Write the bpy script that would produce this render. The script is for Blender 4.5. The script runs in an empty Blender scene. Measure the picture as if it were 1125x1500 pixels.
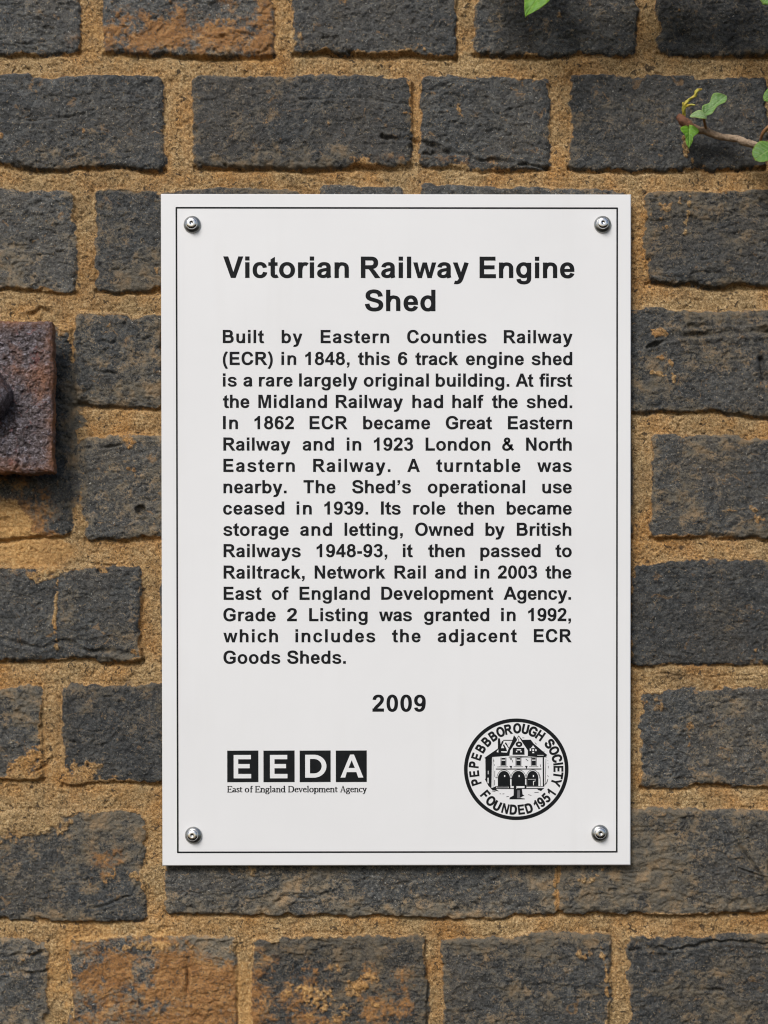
import bpy, math, random
import numpy as np
from mathutils import Vector, Euler
from mathutils.geometry import tessellate_polygon

# ------------------------------------------------------------------ camera, sky, sun, exposure
scene = bpy.context.scene
COL = scene.collection
cam_data = bpy.data.cameras.new('camera')
cam = bpy.data.objects.new('camera', cam_data)
COL.objects.link(cam)
CAM = Vector((-0.00834, -1.36280, -0.19512))
cam.location = CAM
cam.rotation_euler = Euler((math.radians(90 - 0.6056), math.radians(0.0500), math.radians(-0.3413)), 'XYZ')
cam_data.sensor_fit = 'VERTICAL'
cam_data.sensor_height = 36.0
cam_data.lens = 54.0
cam_data.shift_y = 350 / 1500
cam_data.clip_start = 0.01
cam_data.clip_end = 100.0
scene.camera = cam

SUN_DIR = Vector((0.52, 1.0, -1.0)).normalized()      # the way the light travels
sun_az = math.atan2(-SUN_DIR.x, -SUN_DIR.y)            # from +Y towards +X
sun_el = math.asin(-SUN_DIR.z)
world = bpy.data.worlds.new('World')
scene.world = world
world.use_nodes = True
wn = world.node_tree
sky = wn.nodes.new('ShaderNodeTexSky')
sky.sky_type = 'NISHITA'
sky.sun_disc = False
sky.sun_elevation = sun_el
sky.sun_rotation = sun_az
sky.air_density = 1.0
sky.dust_density = 2.0
sky.ozone_density = 0.6
wn.links.new(sky.outputs[0], wn.nodes['Background'].inputs[0])
wn.nodes['Background'].inputs[1].default_value = 0.063

sun_data = bpy.data.lights.new('sun', 'SUN')
sun_data.energy = 1.3
sun_data.angle = math.radians(25)
sun_data.color = (1.0, 0.985, 0.97)
sun = bpy.data.objects.new('sun', sun_data)
COL.objects.link(sun)
sun.rotation_euler = SUN_DIR.to_track_quat('-Z', 'Y').to_euler()
sun.location = (-1, -2, 2)

scene.view_settings.view_transform = 'Standard'
scene.view_settings.look = 'None'
scene.cycles.filter_width = 1.15
scene.view_settings.gamma = 1.0
scene.view_settings.use_curve_mapping = False
scene.view_settings.exposure = 0.92

# ------------------------------------------------------------------ helpers
S = 0.0006                       # metres to one drawing unit (the drawing sheet is 1125 x 1500 units)
FACE = 0.011                     # plaque face stands this far in front of the mortar plane


def at(px, py, h=0.0):
    """drawing units -> a point h metres in front of the wall plane"""
    q = Vector(((px - 562.5) * S, -FACE, (750 - py) * S))
    k = (-CAM.y - h) / (-CAM.y - FACE)
    return CAM + (q - CAM) * k


def link_mesh(name, verts, faces, mat=None, parent=None, smooth=False):
    me = bpy.data.meshes.new(name)
    me.from_pydata([tuple(v) for v in verts], [], faces)
    if smooth:
        me.polygons.foreach_set('use_smooth', [True] * len(me.polygons))
    me.update()
    o = bpy.data.objects.new(name, me)
    COL.objects.link(o)
    if mat:
        me.materials.append(mat)
    if parent:
        o.parent = parent
    return o


def empty(name, label, cat, loc, group=None):
    o = bpy.data.objects.new(name, None)
    o.empty_display_size = 0.02
    COL.objects.link(o)
    o.location = loc
    tag(o, label, cat, group)
    return o


def tag(o, label, cat, group=None):
    o['label'] = label
    o['category'] = cat
    if group:
        o['group'] = group


def local(parent, pts):
    l = Vector(parent.location)
    return [Vector(p) - l for p in pts]


class Mat:
    def __init__(self, name, rough=0.6, metal=0.0, spec=0.5):
        self.m = bpy.data.materials.new(name)
        self.m.use_nodes = True
        self.t = self.m.node_tree
        self.b = self.t.nodes['Principled BSDF']
        self.b.inputs['Roughness'].default_value = rough
        self.b.inputs['Metallic'].default_value = metal
        self.b.inputs['Specular IOR Level'].default_value = spec
        self.tc = self.t.nodes.new('ShaderNodeTexCoord')

    def link(self, a, b):
        self.t.links.new(a, b)

    def noise(self, scale, detail=4, rough=0.55, dist=0.0, vec=None):
        n = self.t.nodes.new('ShaderNodeTexNoise')
        n.inputs['Scale'].default_value = scale
        n.inputs['Detail'].default_value = detail
        n.inputs['Roughness'].default_value = rough
        n.inputs['Distortion'].default_value = dist
        self.link(vec if vec else self.tc.outputs['Object'], n.inputs['Vector'])
        return n.outputs['Fac']

    def voronoi(self, scale, feature='F1'):
        n = self.t.nodes.new('ShaderNodeTexVoronoi')
        n.feature = feature
        n.inputs['Scale'].default_value = scale
        self.link(self.tc.outputs['Object'], n.inputs['Vector'])
        return n.outputs['Distance']

    def ramp(self, fac, stops, interp='LINEAR'):
        n = self.t.nodes.new('ShaderNodeValToRGB')
        cr = n.color_ramp
        cr.interpolation = interp
        while len(cr.elements) < len(stops):
            cr.elements.new(0.5)
        for e, (p, c) in zip(cr.elements, stops):
            e.position = p
            e.color = (c[0], c[1], c[2], 1) if hasattr(c, '__len__') else (c, c, c, 1)
        self.link(fac, n.inputs[0])
        return n.outputs[0]

    def mix(self, fac, a, b, mode='MIX'):
        n = self.t.nodes.new('ShaderNodeMix')
        n.data_type = 'RGBA'
        n.blend_type = mode
        for sock, v in ((n.inputs[0], fac), (n.inputs[6], a), (n.inputs[7], b)):
            if hasattr(v, 'node'):
                self.link(v, sock)
            elif hasattr(v, '__len__'):
                sock.default_value = (v[0], v[1], v[2], 1)
            else:
                sock.default_value = v if sock.type == 'VALUE' else (v, v, v, 1)
        return n.outputs[2]

    def math(self, op, a, b=0.0, clamp=False):
        n = self.t.nodes.new('ShaderNodeMath')
        n.operation = op
        n.use_clamp = clamp
        for sock, v in ((n.inputs[0], a), (n.inputs[1], b)):
            if hasattr(v, 'node'):
                self.link(v, sock)
            else:
                sock.default_value = v
        return n.outputs[0]

    def attr(self, name):
        n = self.t.nodes.new('ShaderNodeAttribute')
        n.attribute_name = name
        return n

    def sep(self, col):
        n = self.t.nodes.new('ShaderNodeSeparateColor')
        self.link(col, n.inputs[0])
        return n.outputs

    def bump(self, height, strength, dist):
        n = self.t.nodes.new('ShaderNodeBump')
        n.inputs['Strength'].default_value = strength
        n.inputs['Distance'].default_value = dist
        self.link(height, n.inputs['Height'])
        self.link(n.outputs[0], self.b.inputs['Normal'])

    def color(self, c):
        if hasattr(c, 'node'):
            self.link(c, self.b.inputs['Base Color'])
        else:
            self.b.inputs['Base Color'].default_value = (c[0], c[1], c[2], 1)

    def rough(self, r):
        self.link(r, self.b.inputs['Roughness'])


# ------------------------------------------------------------------ numpy noise
def vnoise(x, y, seed):
    rng = np.random.default_rng(seed)
    T = rng.random((256, 256), dtype=np.float32) * 2 - 1
    xf = np.floor(x); yf = np.floor(y)
    xi = xf.astype(np.int32); yi = yf.astype(np.int32)
    fx = (x - xf).astype(np.float32); fy = (y - yf).astype(np.float32)
    fx = fx * fx * fx * (fx * (fx * 6 - 15) + 10)
    fy = fy * fy * fy * (fy * (fy * 6 - 15) + 10)
    x0 = xi & 255; x1 = (xi + 1) & 255; y0 = yi & 255; y1 = (yi + 1) & 255
    a = T[y0, x0]; b = T[y0, x1]; c = T[y1, x0]; d = T[y1, x1]
    a = a + (b - a) * fx
    c = c + (d - c) * fx
    return a + (c - a) * fy


def fbm(x, y, seed, octv=4, gain=0.5):
    s = 0; a = 1.0; f = 1.0; n = 0
    ca, sa = 0.8, 0.6
    for i in range(octv):
        xr = (x * ca - y * sa) if i % 2 else x
        yr = (x * sa + y * ca) if i % 2 else y
        s = s + a * vnoise(xr * f + 17.3 * i, yr * f + 5.1 * i, seed + i)
        n += a; a *= gain; f *= 2.03
    return s / n


def sstep(a, b, x):
    t = np.clip((x - a) / (b - a), 0, 1)
    return t * t * (3 - 2 * t)


def ridge(n):
    return 1 - np.abs(n) * 2.2


# ------------------------------------------------------------------ the brick wall (one height field with a back)
KW = (-CAM.y) / (-CAM.y - FACE)                     # scale of the drawing at the wall plane


def wall_xy(px, py):
    p = at(px, py, 0.0)
    return p.x, p.z


def axis(lo, hi, a, b, fine):
    xs = list(np.arange(lo, hi + fine * .5, fine))
    step = fine; x = xs[0]; left = []
    while x > a:
        step = min(step * 1.12, 7.0); x -= step; left.append(x)
    step = fine; x = xs[-1]; right = []
    while x < b:
        step = min(step * 1.12, 7.0); x += step; right.append(x)
    return np.array(left[::-1] + xs + right, dtype=np.float32)


us = axis(-40, 1165, -560, 1690, 1.22)
vs = axis(-40, 1540, -560, 2060, 1.22)
U, V = np.meshgrid(us, vs)                           # drawing units, V downward
chip = 13.0 * np.clip(fbm(U / 30, V / 24, 111, 3) - 0.20, 0, 0.5) + 3.5 * np.clip(fbm(U / 11, V / 9, 115, 2) - 0.28, 0, 0.5)

# (x0, x1, y0, y1): bricks read off the photograph, course by course
BR = [
    (-110, 121, -50, 85), (157, 402, -50, 84), (431, 668, -50, 85), (697, 933, -50, 84), (962, 1190, -50, 84),
    (-60, 242, 116, 248), (286, 604, 115, 247), (617, 805, 116, 249), (836, 1120, 115, 249), (1150, 1420, 115, 249),
    (-110, 113, 281, 427), (142, 440, 279, 426), (470, 590, 276, 424), (618, 918, 276, 424), (947, 1220, 281, 419),
    (-110, 104, 478, 786), (109, 240, 458, 598), (268, 560, 456, 605), (590, 890, 456, 605), (918, 1190, 455, 606),
    (127, 420, 639, 785), (450, 640, 639, 785), (670, 925, 639, 785), (957, 1240, 640, 788),
    (-110, 208, 830, 967), (238, 540, 826, 967), (570, 760, 826, 967), (790, 898, 826, 967), (926, 1230, 820, 974),
    (-110, 62, 1008, 1138), (92, 390, 1001, 1148), (420, 640, 1003, 1150), (670, 912, 1003, 1150), (939, 1220, 1008, 1152),
    (-110, 212, 1187, 1346), (242, 815, 1187, 1341), (817, 1130, 1184, 1338), (1160, 1400, 1184, 1338),
    (-110, 67, 1374, 1520), (100, 346, 1372, 1520), (368, 624, 1372, 1520), (648, 895, 1370, 1520), (921, 1200, 1370, 1520),
]
_rb = random.Random(5)
# the courses carry on beyond what the photograph shows
cy = [(-50, 84), (116, 248), (280, 425), (456, 605), (640, 786), (827, 968), (1005, 1150), (1187, 1341), (1372, 1520)]
for k, (y0, y1) in enumerate(cy):
    x = -140 - _rb.uniform(0, 40)
    while x > -600:
        w = _rb.choice((150, 290, 300)); BR.append((x - w, x, y0, y1)); x -= w + _rb.uniform(26, 34)
    mx = max(b[1] for b in BR if abs(b[2] - y0) < 30)
    x = mx + _rb.uniform(26, 34)
    while x < 1740:
        w = _rb.choice((150, 290, 300)); BR.append((x, x + w, y0, y1)); x += w + _rb.uniform(26, 34)
for y0, y1 in ((-228, -84), (-404, -260), (-580, -436), (1552, 1700), (1732, 1880), (1912, 2060)):
    x = -620 - _rb.uniform(0, 150)
    while x < 1740:
        w = _rb.choice((150, 290, 300)); BR.append((x, x + w, y0, y1)); x += w + _rb.uniform(26, 34)

wob = 1.0
wu = U + 4.0 * fbm(U / 70, V / 70, 11, 2) + 2.6 * fbm(U / 17, V / 17, 13, 3)
wv = V + 5.0 * fbm(U / 80, V / 80, 12, 2) + 3.0 * fbm(U / 19, V / 15, 14, 3)
D = np.full(U.shape, 60.0, np.float32)               # signed distance to the nearest brick edge, negative inside
BID = np.zeros(U.shape, np.int32)
UNDER = np.full(U.shape, 60.0, np.float32)           # distance below the bottom edge of the brick above
rngb = np.random.default_rng(21)
for i, (x0, x1, y0, y1) in enumerate(BR):
    i0, i1 = np.searchsorted(us, (x0 - 50, x1 + 50)); j0, j1 = np.searchsorted(vs, (y0 - 50, y1 + 60))
    if i0 >= i1 or j0 >= j1:
        continue
    a = wu[j0:j1, i0:i1]; b = wv[j0:j1, i0:i1]
    r = 5 + 6 * rngb.random()
    tl, tr = rngb.uniform(-3, 3, 2)
    hx, hy = (x1 - x0) / 2, (y1 - y0) / 2
    px = a - (x0 + x1) / 2; py = b - (y0 + y1) / 2 + (px / max(hx, 1)) * tl
    qx = np.abs(px) - hx + r; qy = np.abs(py) - hy + r
    d = np.minimum(np.maximum(qx, qy), 0) + np.hypot(np.maximum(qx, 0), np.maximum(qy, 0)) - r
    sub = D[j0:j1, i0:i1]
    upd = d < sub
    sub[upd] = d[upd]
    BID[j0:j1, i0:i1][upd] = i + 1
    und = np.where(np.abs(px) < hx + 3, py - hy, 60.0)
    und = np.where(und > -3, und, 60.0)
    UNDER[j0:j1, i0:i1] = np.minimum(UNDER[j0:j1, i0:i1], und)
D += chip * sstep(-22, -2, D) - 1.3
rb = np.random.default_rng(9)
N = len(BR) + 1
b_out = rb.uniform(1.5, 3.8, N).astype(np.float32)
b_tx = rb.uniform(-0.7, 0.7, N).astype(np.float32)
b_tone = rb.uniform(0, 1, N).astype(np.float32)
b_rag = rb.uniform(0.6, 1.25, N).astype(np.float32)
bx = np.array([0] + [(b[0] + b[1]) / 2 for b in BR], np.float32)

f7 = fbm(U / 7, V / 7, 31, 3)
f25 = fbm(U / 26, V / 22, 35, 3)
f90 = fbm(U / 95, V / 80, 39, 3)
fine = fbm(U / 3.4, V / 3.4, 43, 2)


def blob(cx, cy, rx, ry, amp=1.0, p=2.0):
    i0, i1 = np.searchsorted(us, (cx - 3 * rx, cx + 3 * rx)); j0, j1 = np.searchsorted(vs, (cy - 3 * ry, cy + 3 * ry))
    out = np.zeros(U.shape, np.float32)
    a = (np.abs((U[j0:j1, i0:i1] - cx) / rx)) ** p + (np.abs((V[j0:j1, i0:i1] - cy) / ry)) ** p
    out[j0:j1, i0:i1] = amp * np.exp(-a)
    return out


def seg_dist(pts):
    """distance to a polyline"""
    best = np.full(U.shape, 1e3, np.float32)
    xa = [p[0] for p in pts]; ya = [p[1] for p in pts]
    i0, i1 = np.searchsorted(us, (min(xa) - 30, max(xa) + 30)); j0, j1 = np.searchsorted(vs, (min(ya) - 30, max(ya) + 30))
    a = U[j0:j1, i0:i1]; b = V[j0:j1, i0:i1]
    a = a + 2.5 * f25[j0:j1, i0:i1] + 1.5 * f7[j0:j1, i0:i1]; b = b + 3.5 * f25[j0:j1, i0:i1] + 2.0 * f7[j0:j1, i0:i1]
    bb = best[j0:j1, i0:i1]
    for (xa, ya), (xb, yb) in zip(pts, pts[1:]):
        dx, dy = xb - xa, yb - ya
        t = np.clip(((a - xa) * dx + (b - ya) * dy) / (dx * dx + dy * dy), 0, 1)
        bb = np.minimum(bb, np.hypot(a - xa - t * dx, b - ya - t * dy))
    best[j0:j1, i0:i1] = bb
    return best


# mortar mask: joints, ragged smears over the brick edges, and the larger smears the photograph shows
SMEAR = 1.15 * np.clip(fbm(U / 48, V / 40, 121, 3) - 0.10, 0, 1) + sum((
    blob(40, 1175, 100, 34, 1.5), blob(130, 1150, 70, 22, 0.9), blob(25, 1215, 60, 30, 0.9),
    blob(60, 1085, 42, 50, 0.75), blob(30, 1120, 50, 20, 0.8), blob(96, 800, 24, 34, 0.8),
    blob(12, 775, 44, 50, 1.9), blob(50, 812, 60, 18, 1.5),
    blob(600, 160, 14, 50, 0.25), blob(190, 460, 60, 10, 0.5), blob(60, 450, 80, 22, 1.2), blob(95, 490, 12, 26, 0.8),
    blob(215, 690, 18, 20, 0.2), blob(190, 650, 12, 12, 0.9), blob(120, 130, 90, 14, 0.5), blob(690, 235, 70, 16, 0.5),
    blob(760, 130, 60, 10, 0.5), blob(985, 310, 22, 50, 0.35), blob(980, 700, 24, 50, 0.3), blob(990, 785, 40, 10, 0.6),
    blob(1010, 490, 60, 8, 0.5), blob(880, 1290, 60, 40, 0.3), blob(840, 1400, 60, 10, 0.5), blob(60, 845, 20, 10, 0.5),
    blob(200, 1385, 110, 12, 0.9), blob(470, 1440, 120, 66, 0.50), blob(235, 1450, 110, 60, 0.35), blob(1020, 1340, 110, 6, 0.5),
    blob(300, 40, 110, 50, 0.15), blob(225, 1260, 12, 70, 0.25), blob(180, 930, 40, 30, 0.3), blob(1000, 230, 12, 30, 0.4),
)).astype(np.float32)
drip = np.zeros(U.shape, np.float32)
for pts, w, a in (
        ([(83, 826), (85, 860), (82, 905), (84, 948)], 3.0, 1.5), ([(611, 118), (607, 160), (611, 208)], 5.0, 1.5),
        ([(878, 1384), (886, 1420), (893, 1500)], 3.0, 1.2), ([(884, 1384), (890, 1450), (888, 1500)], 2.2, 0.9),
        ([(101, 1400), (104, 1450), (108, 1500)], 2.6, 1.3), ([(819, 1262), (813, 1300), (815, 1330)], 3.4, 0.75),
        ([(1000, 205), (1006, 230), (1012, 240)], 4.0, 0.85), ([(1008, 292), (1005, 330), (1001, 350)], 3.5, 0.8),
        ([(945, 548), (990, 552)], 4.0, 0.7), ([(983, 530), (986, 560)], 4.0, 0.9)):
    drip = np.maximum(drip, a * np.exp(-(seg_dist(pts) / w) ** 2))
score = np.clip(D / 5.0, -1.15, 1.3) + 0.55 * f25 + 0.50 * f7 + 0.30 * fine + 1.35 * SMEAR + 1.7 * drip * (0.72 + 0.9 * f7) - 0.10
score = score - blob(85, 640, 46, 110, 2.0, 4) - blob(88, 740, 34, 40, 0.9, 4)
MORT = sstep(-0.22, 0.22, score)

# rust-orange brick faces and stains
RUST = sum((
    blob(285, 66, 125, 26, 1.0), blob(390, 50, 16, 50, 0.8), blob(165, 60, 20, 40, 0.6), blob(290, 18, 90, 26, 0.35),
    blob(225, 1450, 135, 85, 0.95, 4), blob(310, 1480, 60, 60, 0.5), blob(480, 1465, 135, 60, 0.40, 4),
    blob(20, 775, 55, 60, 1.0), blob(60, 806, 44, 20, 1.5), blob(370, 1480, 20, 60, .4), blob(640, 235, 90, 14, 0.3),
    blob(160, 1260, 40, 60, 0.25),
)).astype(np.float32)
rn = 0.65 * fbm(U / 42, V / 42, 51, 3) + 0.5 * f25 + 0.35 * f7
RUSTM = sstep(0.25, 1.0, RUST + 1.05 * rn + 0.45 * fine - blob(205, 1388, 60, 14, 0.7) - blob(318, 1384, 26, 22, 0.9) - blob(150, 1480, 30, 20, 0.4))
RUSTM = np.maximum(RUSTM, sstep(0.25, 0.8, blob(10, 778, 50, 52, 1.2) + blob(60, 806, 46, 20, 1.0) + 0.4 * rn))
RUSTM = np.where((BID > 0) & (D < 2), RUSTM, RUSTM * 0.9) * sstep(0.08, 0.25, RUST)

# heights in millimetres, out of the wall
edge = np.clip(-D / 9.0, 0, 1)
bs = 1 - (1 - edge) ** 2.4
rag = b_rag[BID]
relief = (1.05 * fbm(U / 85, V / 60, 61, 3) - 1.3 * np.maximum(ridge(fbm(U / 75, V / 30, 66, 4)) - 0.72, 0) * 2.0 * sstep(-0.1, 0.4, f90)
          + 0.55 * fbm(U / 20, V / 15, 71, 3))
flake1 = fbm(U / 62 + 3 * f25 / 10, V / 34, 131, 4); flake2 = fbm(U / 36, V / 22, 141, 4)
relief = relief + 0.85 * sstep(-0.05, 0.03, flake1) + 0.55 * sstep(0.06, 0.12, flake2) - 0.6 * sstep(0.30, 0.36, flake2) + 0.3 * flake2
TAN = (0.30 * rb.uniform(-1, 1, N).astype(np.float32)[BID] + 0.75 * f90 + 0.55 * f25 + 0.55 * np.exp(np.minimum(D, 0) / 10)
       + 0.20 * sstep(0.02, 0.10, flake2) + 0.22 * sstep(500, 1400, V) - 0.30 * sstep(300, -50, V)
       + blob(130, 1270, 120, 90, 0.35) + blob(500, 1440, 130, 80, 0.45) + blob(1000, 1260, 120, 80, 0.15) + blob(690, 230, 120, 30, 0.3))
grain = 0.66 * f7 + 0.85 * fine + 0.50 * np.maximum(ridge(vnoise(U / 5.2 + f7 * 1.3, V / 4.4 + f25 * 2, 77)), 0.3)
pits = sstep(0.42, 0.72, fbm(U / 8.5, V / 6.5, 81, 2))
Hb = b_out[BID] * (0.35 + 0.65 * bs) + b_tx[BID] * (U - bx[BID]) / 150 + relief * rag + grain * 0.75 - 0.7 * pits
Hm = 0.1 + 2.0 * fbm(U / 55, V / 40, 91, 4) + 0.5 * fbm(U / 12, V / 9, 95, 3) + 0.55 * f7 + 0.62 * fine \
     - 0.9 * sstep(0.35, 0.6, fbm(U / 6.5, V / 5.5, 97, 2)) + 0.3 * np.maximum(ridge(vnoise(U / 4.6, V / 4.0, 99)), 0.3)
groove_w = 4.0 + 2.0 * f25
Hm = Hm - (2.6 + 1.6 * f90) * np.exp(-np.maximum(UNDER - 0.5, 0) ** 2 / groove_w ** 2 / 1.2)
Hm = Hm - 0.8 * np.exp(-(np.maximum(D, 0) / 4.0) ** 2) * sstep(-0.3, 0.3, f90)
bm = sstep(2.4, -2.4, D + 1.2 * f7)
Hh = Hm + (Hb - Hm) * bm
Hh = Hh + 0.7 * MORT * bm * sstep(0.0, 0.6, SMEAR + drip)
Hh = Hh + np.where(SMEAR > 0.7, 0, 0)
CRACK = [
    ([(0, 180), (40, 182), (85, 178), (140, 165)], 2.2, 1.8), ([(560, 205), (610, 208), (650, 222), (680, 232)], 2.8, 2.8),
    ([(620, 228), (660, 226), (720, 238), (800, 246)], 2.6, 2.0), ([(290, 60), (330, 62)], 1.5, .8),
    ([(948, 508), (985, 494), (1030, 492), (1075, 488), (1125, 487)], 3.0, 3.2), ([(1113, 526), (1120, 555)], 5.0, 4.5),
    ([(1030, 785), (1075, 788), (1125, 783)], 2.2, 2.0), ([(1060, 1205), (1090, 1250), (1125, 1295)], 2.2, 2.4),
    ([(1080, 1270), (1125, 1285)], 1.8, 1.8), ([(920, 1298), (980, 1308), (1040, 1325)], 1.8, 1.5), ([(930, 1470), (1000, 1450), (1060, 1452)], 2.0, 1.6),
    ([(922, 1392), (1000, 1388), (1060, 1378), (1125, 1383)], 2.4, 2.2), ([(405, 1322), (420, 1314), (460, 1313), (480, 1309)], 2.6, 2.8),
    ([(0, 935), (60, 948), (90, 938), (130, 952), (200, 958)], 2.8, 2.6), ([(0, 1397), (30, 1399), (60, 1393)], 3.2, 3.2),
    ([(0, 1420), (40, 1424), (68, 1420)], 2.6, 2.4), ([(272, 1385), (275, 1420), (272, 1468)], 2.4, 2.2), ([(140, 545), (170, 547)], 3.0, 2.0),
    ([(150, 500), (190, 508)], 2.2, 1.4), ([(150, 655), (200, 648)], 2.2, 1.6), ([(1010, 480), (1060, 474)], 2.0, 1.6),
    ([(36, 70), (90, 62), (120, 55)], 2, 1.4), ([(0, 60), (25, 66)], 2, 1.4), ([(440, 150), (520, 148), (600, 158)], 2, 1.2),
    ([(150, 1092), (175, 1072)], 2.4, 1.8), ([(100, 1085), (120, 1088)], 2, 1.2), ([(960, 985), (1040, 990), (1120, 988)], 1.6, 1.0),
    ([(130, 1330), (190, 1310), (210, 1290)], 2.4, 1.8), ([(45, 1130), (80, 1112)], 2.6, 1.6), ([(45, 462), (62, 452), (78, 460)], 3.0, 2.6),
    ([(345, 1385), (347, 1440), (346, 1500)], 2.2, 2.4), ([(625, 1380), (627, 1440), (625, 1500)], 2.2, 2.0), ([(94, 828), (118, 823), (160, 826)], 2.4, 2.4),
]
gate = 0.15 + 1.15 * sstep(-0.35, 0.45, fbm(U / 34, V / 34, 151, 3))
for pts, w, dpt in CRACK:
    sd = seg_dist(pts)
    w = w * (0.75 + 0.9 * np.clip(f25 + 0.3, 0, 1))
    Hh = Hh - dpt * gate * np.exp(-(sd / w) ** 2) + 0.3 * dpt * np.exp(-((sd - 2.2 * w) / w) ** 2)
hole = np.hypot(U - 207, V - 747)
Hh = Hh - 5 * sstep(8.5, 5.5, hole) + 0.5 * np.exp(-((hole - 10) / 2.5) ** 2)
Hh = Hh - 1.6 * blob(20, 780, 50, 45, 1.0)

VX = -0.0 + CAM.x + ((U - 562.5) * S - CAM.x) * KW
VZ = CAM.z + ((750 - V) * S - CAM.z) * KW
VY = -Hh * 0.001
nr, nc = U.shape
co = np.stack([VX, VY, VZ], -1).reshape(-1, 3).astype(np.float32)
# a back and four sides make the wall a solid
bk = np.array([[VX[0, 0], 0.22, VZ[0, 0]], [VX[0, -1], 0.22, VZ[0, -1]], [VX[-1, -1], 0.22, VZ[-1, -1]], [VX[-1, 0], 0.22, VZ[-1, 0]]], np.float32)
nv = co.shape[0]
idx = np.arange(nr * nc, dtype=np.int32).reshape(nr, nc)
quads = np.stack([idx[:-1, :-1], idx[1:, :-1], idx[1:, 1:], idx[:-1, 1:]], -1).reshape(-1, 4)
ngons = [
    list(idx[0, :]) + [nv + 1, nv], list(idx[-1, ::-1]) + [nv + 3, nv + 2],
    list(idx[::-1, 0]) + [nv, nv + 3], list(idx[:, -1]) + [nv + 2, nv + 1], [nv, nv + 1, nv + 2, nv + 3]]
wall_me = bpy.data.meshes.new('brick_wall')
nl = quads.size + sum(len(n) for n in ngons)
npoly = len(quads) + len(ngons)
wall_me.vertices.add(nv + 4)
wall_me.vertices.foreach_set('co', np.concatenate([co, bk]).ravel())
wall_me.loops.add(nl)
wall_me.loops.foreach_set('vertex_index', np.concatenate([quads.ravel()] + [np.array(n, np.int32) for n in ngons]))
wall_me.polygons.add(npoly)
starts = np.concatenate([np.arange(len(quads)) * 4, quads.size + np.cumsum([0] + [len(n) for n in ngons[:-1]])]).astype(np.int32)
wall_me.polygons.foreach_set('loop_start', starts)
sm = np.ones(npoly, bool); sm[len(quads):] = False
wall_me.polygons.foreach_set('use_smooth', sm)
wall_me.update(calc_edges=True)
at1 = wall_me.attributes.new('wear', 'FLOAT_COLOR', 'POINT')
A = np.zeros((nv + 4, 4), np.float32)
A[:nv, 0] = MORT.ravel(); A[:nv, 1] = RUSTM.ravel(); A[:nv, 2] = b_tone[BID].ravel()
A[:nv, 3] = np.clip(0.38 + 0.46 * TAN, 0, 1).ravel()
at1.data.foreach_set('color', A.ravel())
del wu, wv

M = Mat('weathered_brick', 0.8, 0, 0.35)
at_ = M.attr('wear')
sr, sg, sb = M.sep(at_.outputs['Color'])[:3]
n1 = M.noise(11, 5, 0.6)
n2 = M.noise(150, 4, 0.6, 0.6)
n3 = M.noise(520, 3, 0.6, 0.8)
wv1 = M.noise(230, 2, 0.55, 2.2)                      # short curling threads of paler and darker grit
wv2 = M.noise(300, 2, 0.5, 2.6)
brick = M.ramp(n2, [(0.32, (0.018, 0.020, 0.021)), (0.5, (0.048, 0.051, 0.051)), (0.68, (0.112, 0.114, 0.108))])
brick = M.mix(M.math('MULTIPLY', sb, 0.6), brick, M.mix(1.0, brick, (0.97, 0.975, 0.965), 'MULTIPLY'))
brick = M.mix(M.ramp(n1, [(0.44, 0.0), (0.74, 0.6)]), brick, (0.088, 0.072, 0.052))
brick = M.mix(M.ramp(n3, [(0.50, 0.0), (0.66, 0.55)]), brick, (0.115, 0.112, 0.102))
brick = M.mix(M.ramp(n3, [(0.33, 0.75), (0.45, 0.0)]), brick, (0.010, 0.011, 0.012))
thr = M.ramp(wv1, [(0.465, 0.0), (0.495, 0.75), (0.525, 0.0)])
thr = M.math('MULTIPLY', thr, M.ramp(M.noise(60, 3), [(0.42, 0.15), (0.62, 1.0)]))
brick = M.mix(thr, brick, (0.185, 0.155, 0.105))
thd = M.ramp(wv2, [(0.47, 0.0), (0.50, 0.8), (0.53, 0.0)])
brick = M.mix(thd, brick, (0.012, 0.013, 0.014))
fl = M.noise(330, 2, 0.5, 1.4)
brick = M.mix(M.ramp(fl, [(0.64, 0.0), (0.70, 0.85)]), brick, (0.23, 0.175, 0.105))
fl2 = M.noise(85, 4, 0.65, 1.0)
brick = M.mix(M.ramp(fl2, [(0.62, 0.0), (0.69, 0.7)]), brick, (0.24, 0.145, 0.066))
fl3 = M.noise(620, 1, 0.5, 0.8)
brick = M.mix(M.ramp(fl3, [(0.70, 0.0), (0.76, 0.8)]), brick, (0.34, 0.33, 0.29))
tanv = M.math('ADD', M.math('ADD', M.math('MULTIPLY', n3, 0.55), M.math('MULTIPLY', n2, 0.45)), M.math('MULTIPLY', M.math('SUBTRACT', at_.outputs['Alpha'], 0.5), 0.52))
tanc = M.ramp(M.noise(75, 4, 0.65), [(0.35, (0.105, 0.094, 0.074)), (0.5, (0.160, 0.130, 0.086)), (0.68, (0.28, 0.185, 0.092))])
brick = M.mix(M.ramp(tanv, [(0.52, 0.0), (0.64, 0.78)]), brick, tanc)
brick = M.mix(1.0, brick, M.ramp(sb, [(0.0, 0.88), (0.5, 1.15), (1.0, 1.55)]), 'MULTIPLY')
brick = M.mix(thd, brick, (0.013, 0.014, 0.015))
rustc = M.ramp(n2, [(0.25, (0.19, 0.080, 0.022)), (0.5, (0.36, 0.170, 0.050)), (0.75, (0.50, 0.28, 0.105))])
rustc = M.mix(thd, rustc, (0.10, 0.065, 0.035))
rustc = M.mix(M.ramp(n3, [(0.55, 0.0), (0.66, 0.8)]), rustc, (0.075, 0.062, 0.048))
body = M.mix(M.math('MULTIPLY', sg, 0.96), brick, rustc)
m1 = M.noise(24, 5, 0.6)
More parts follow.
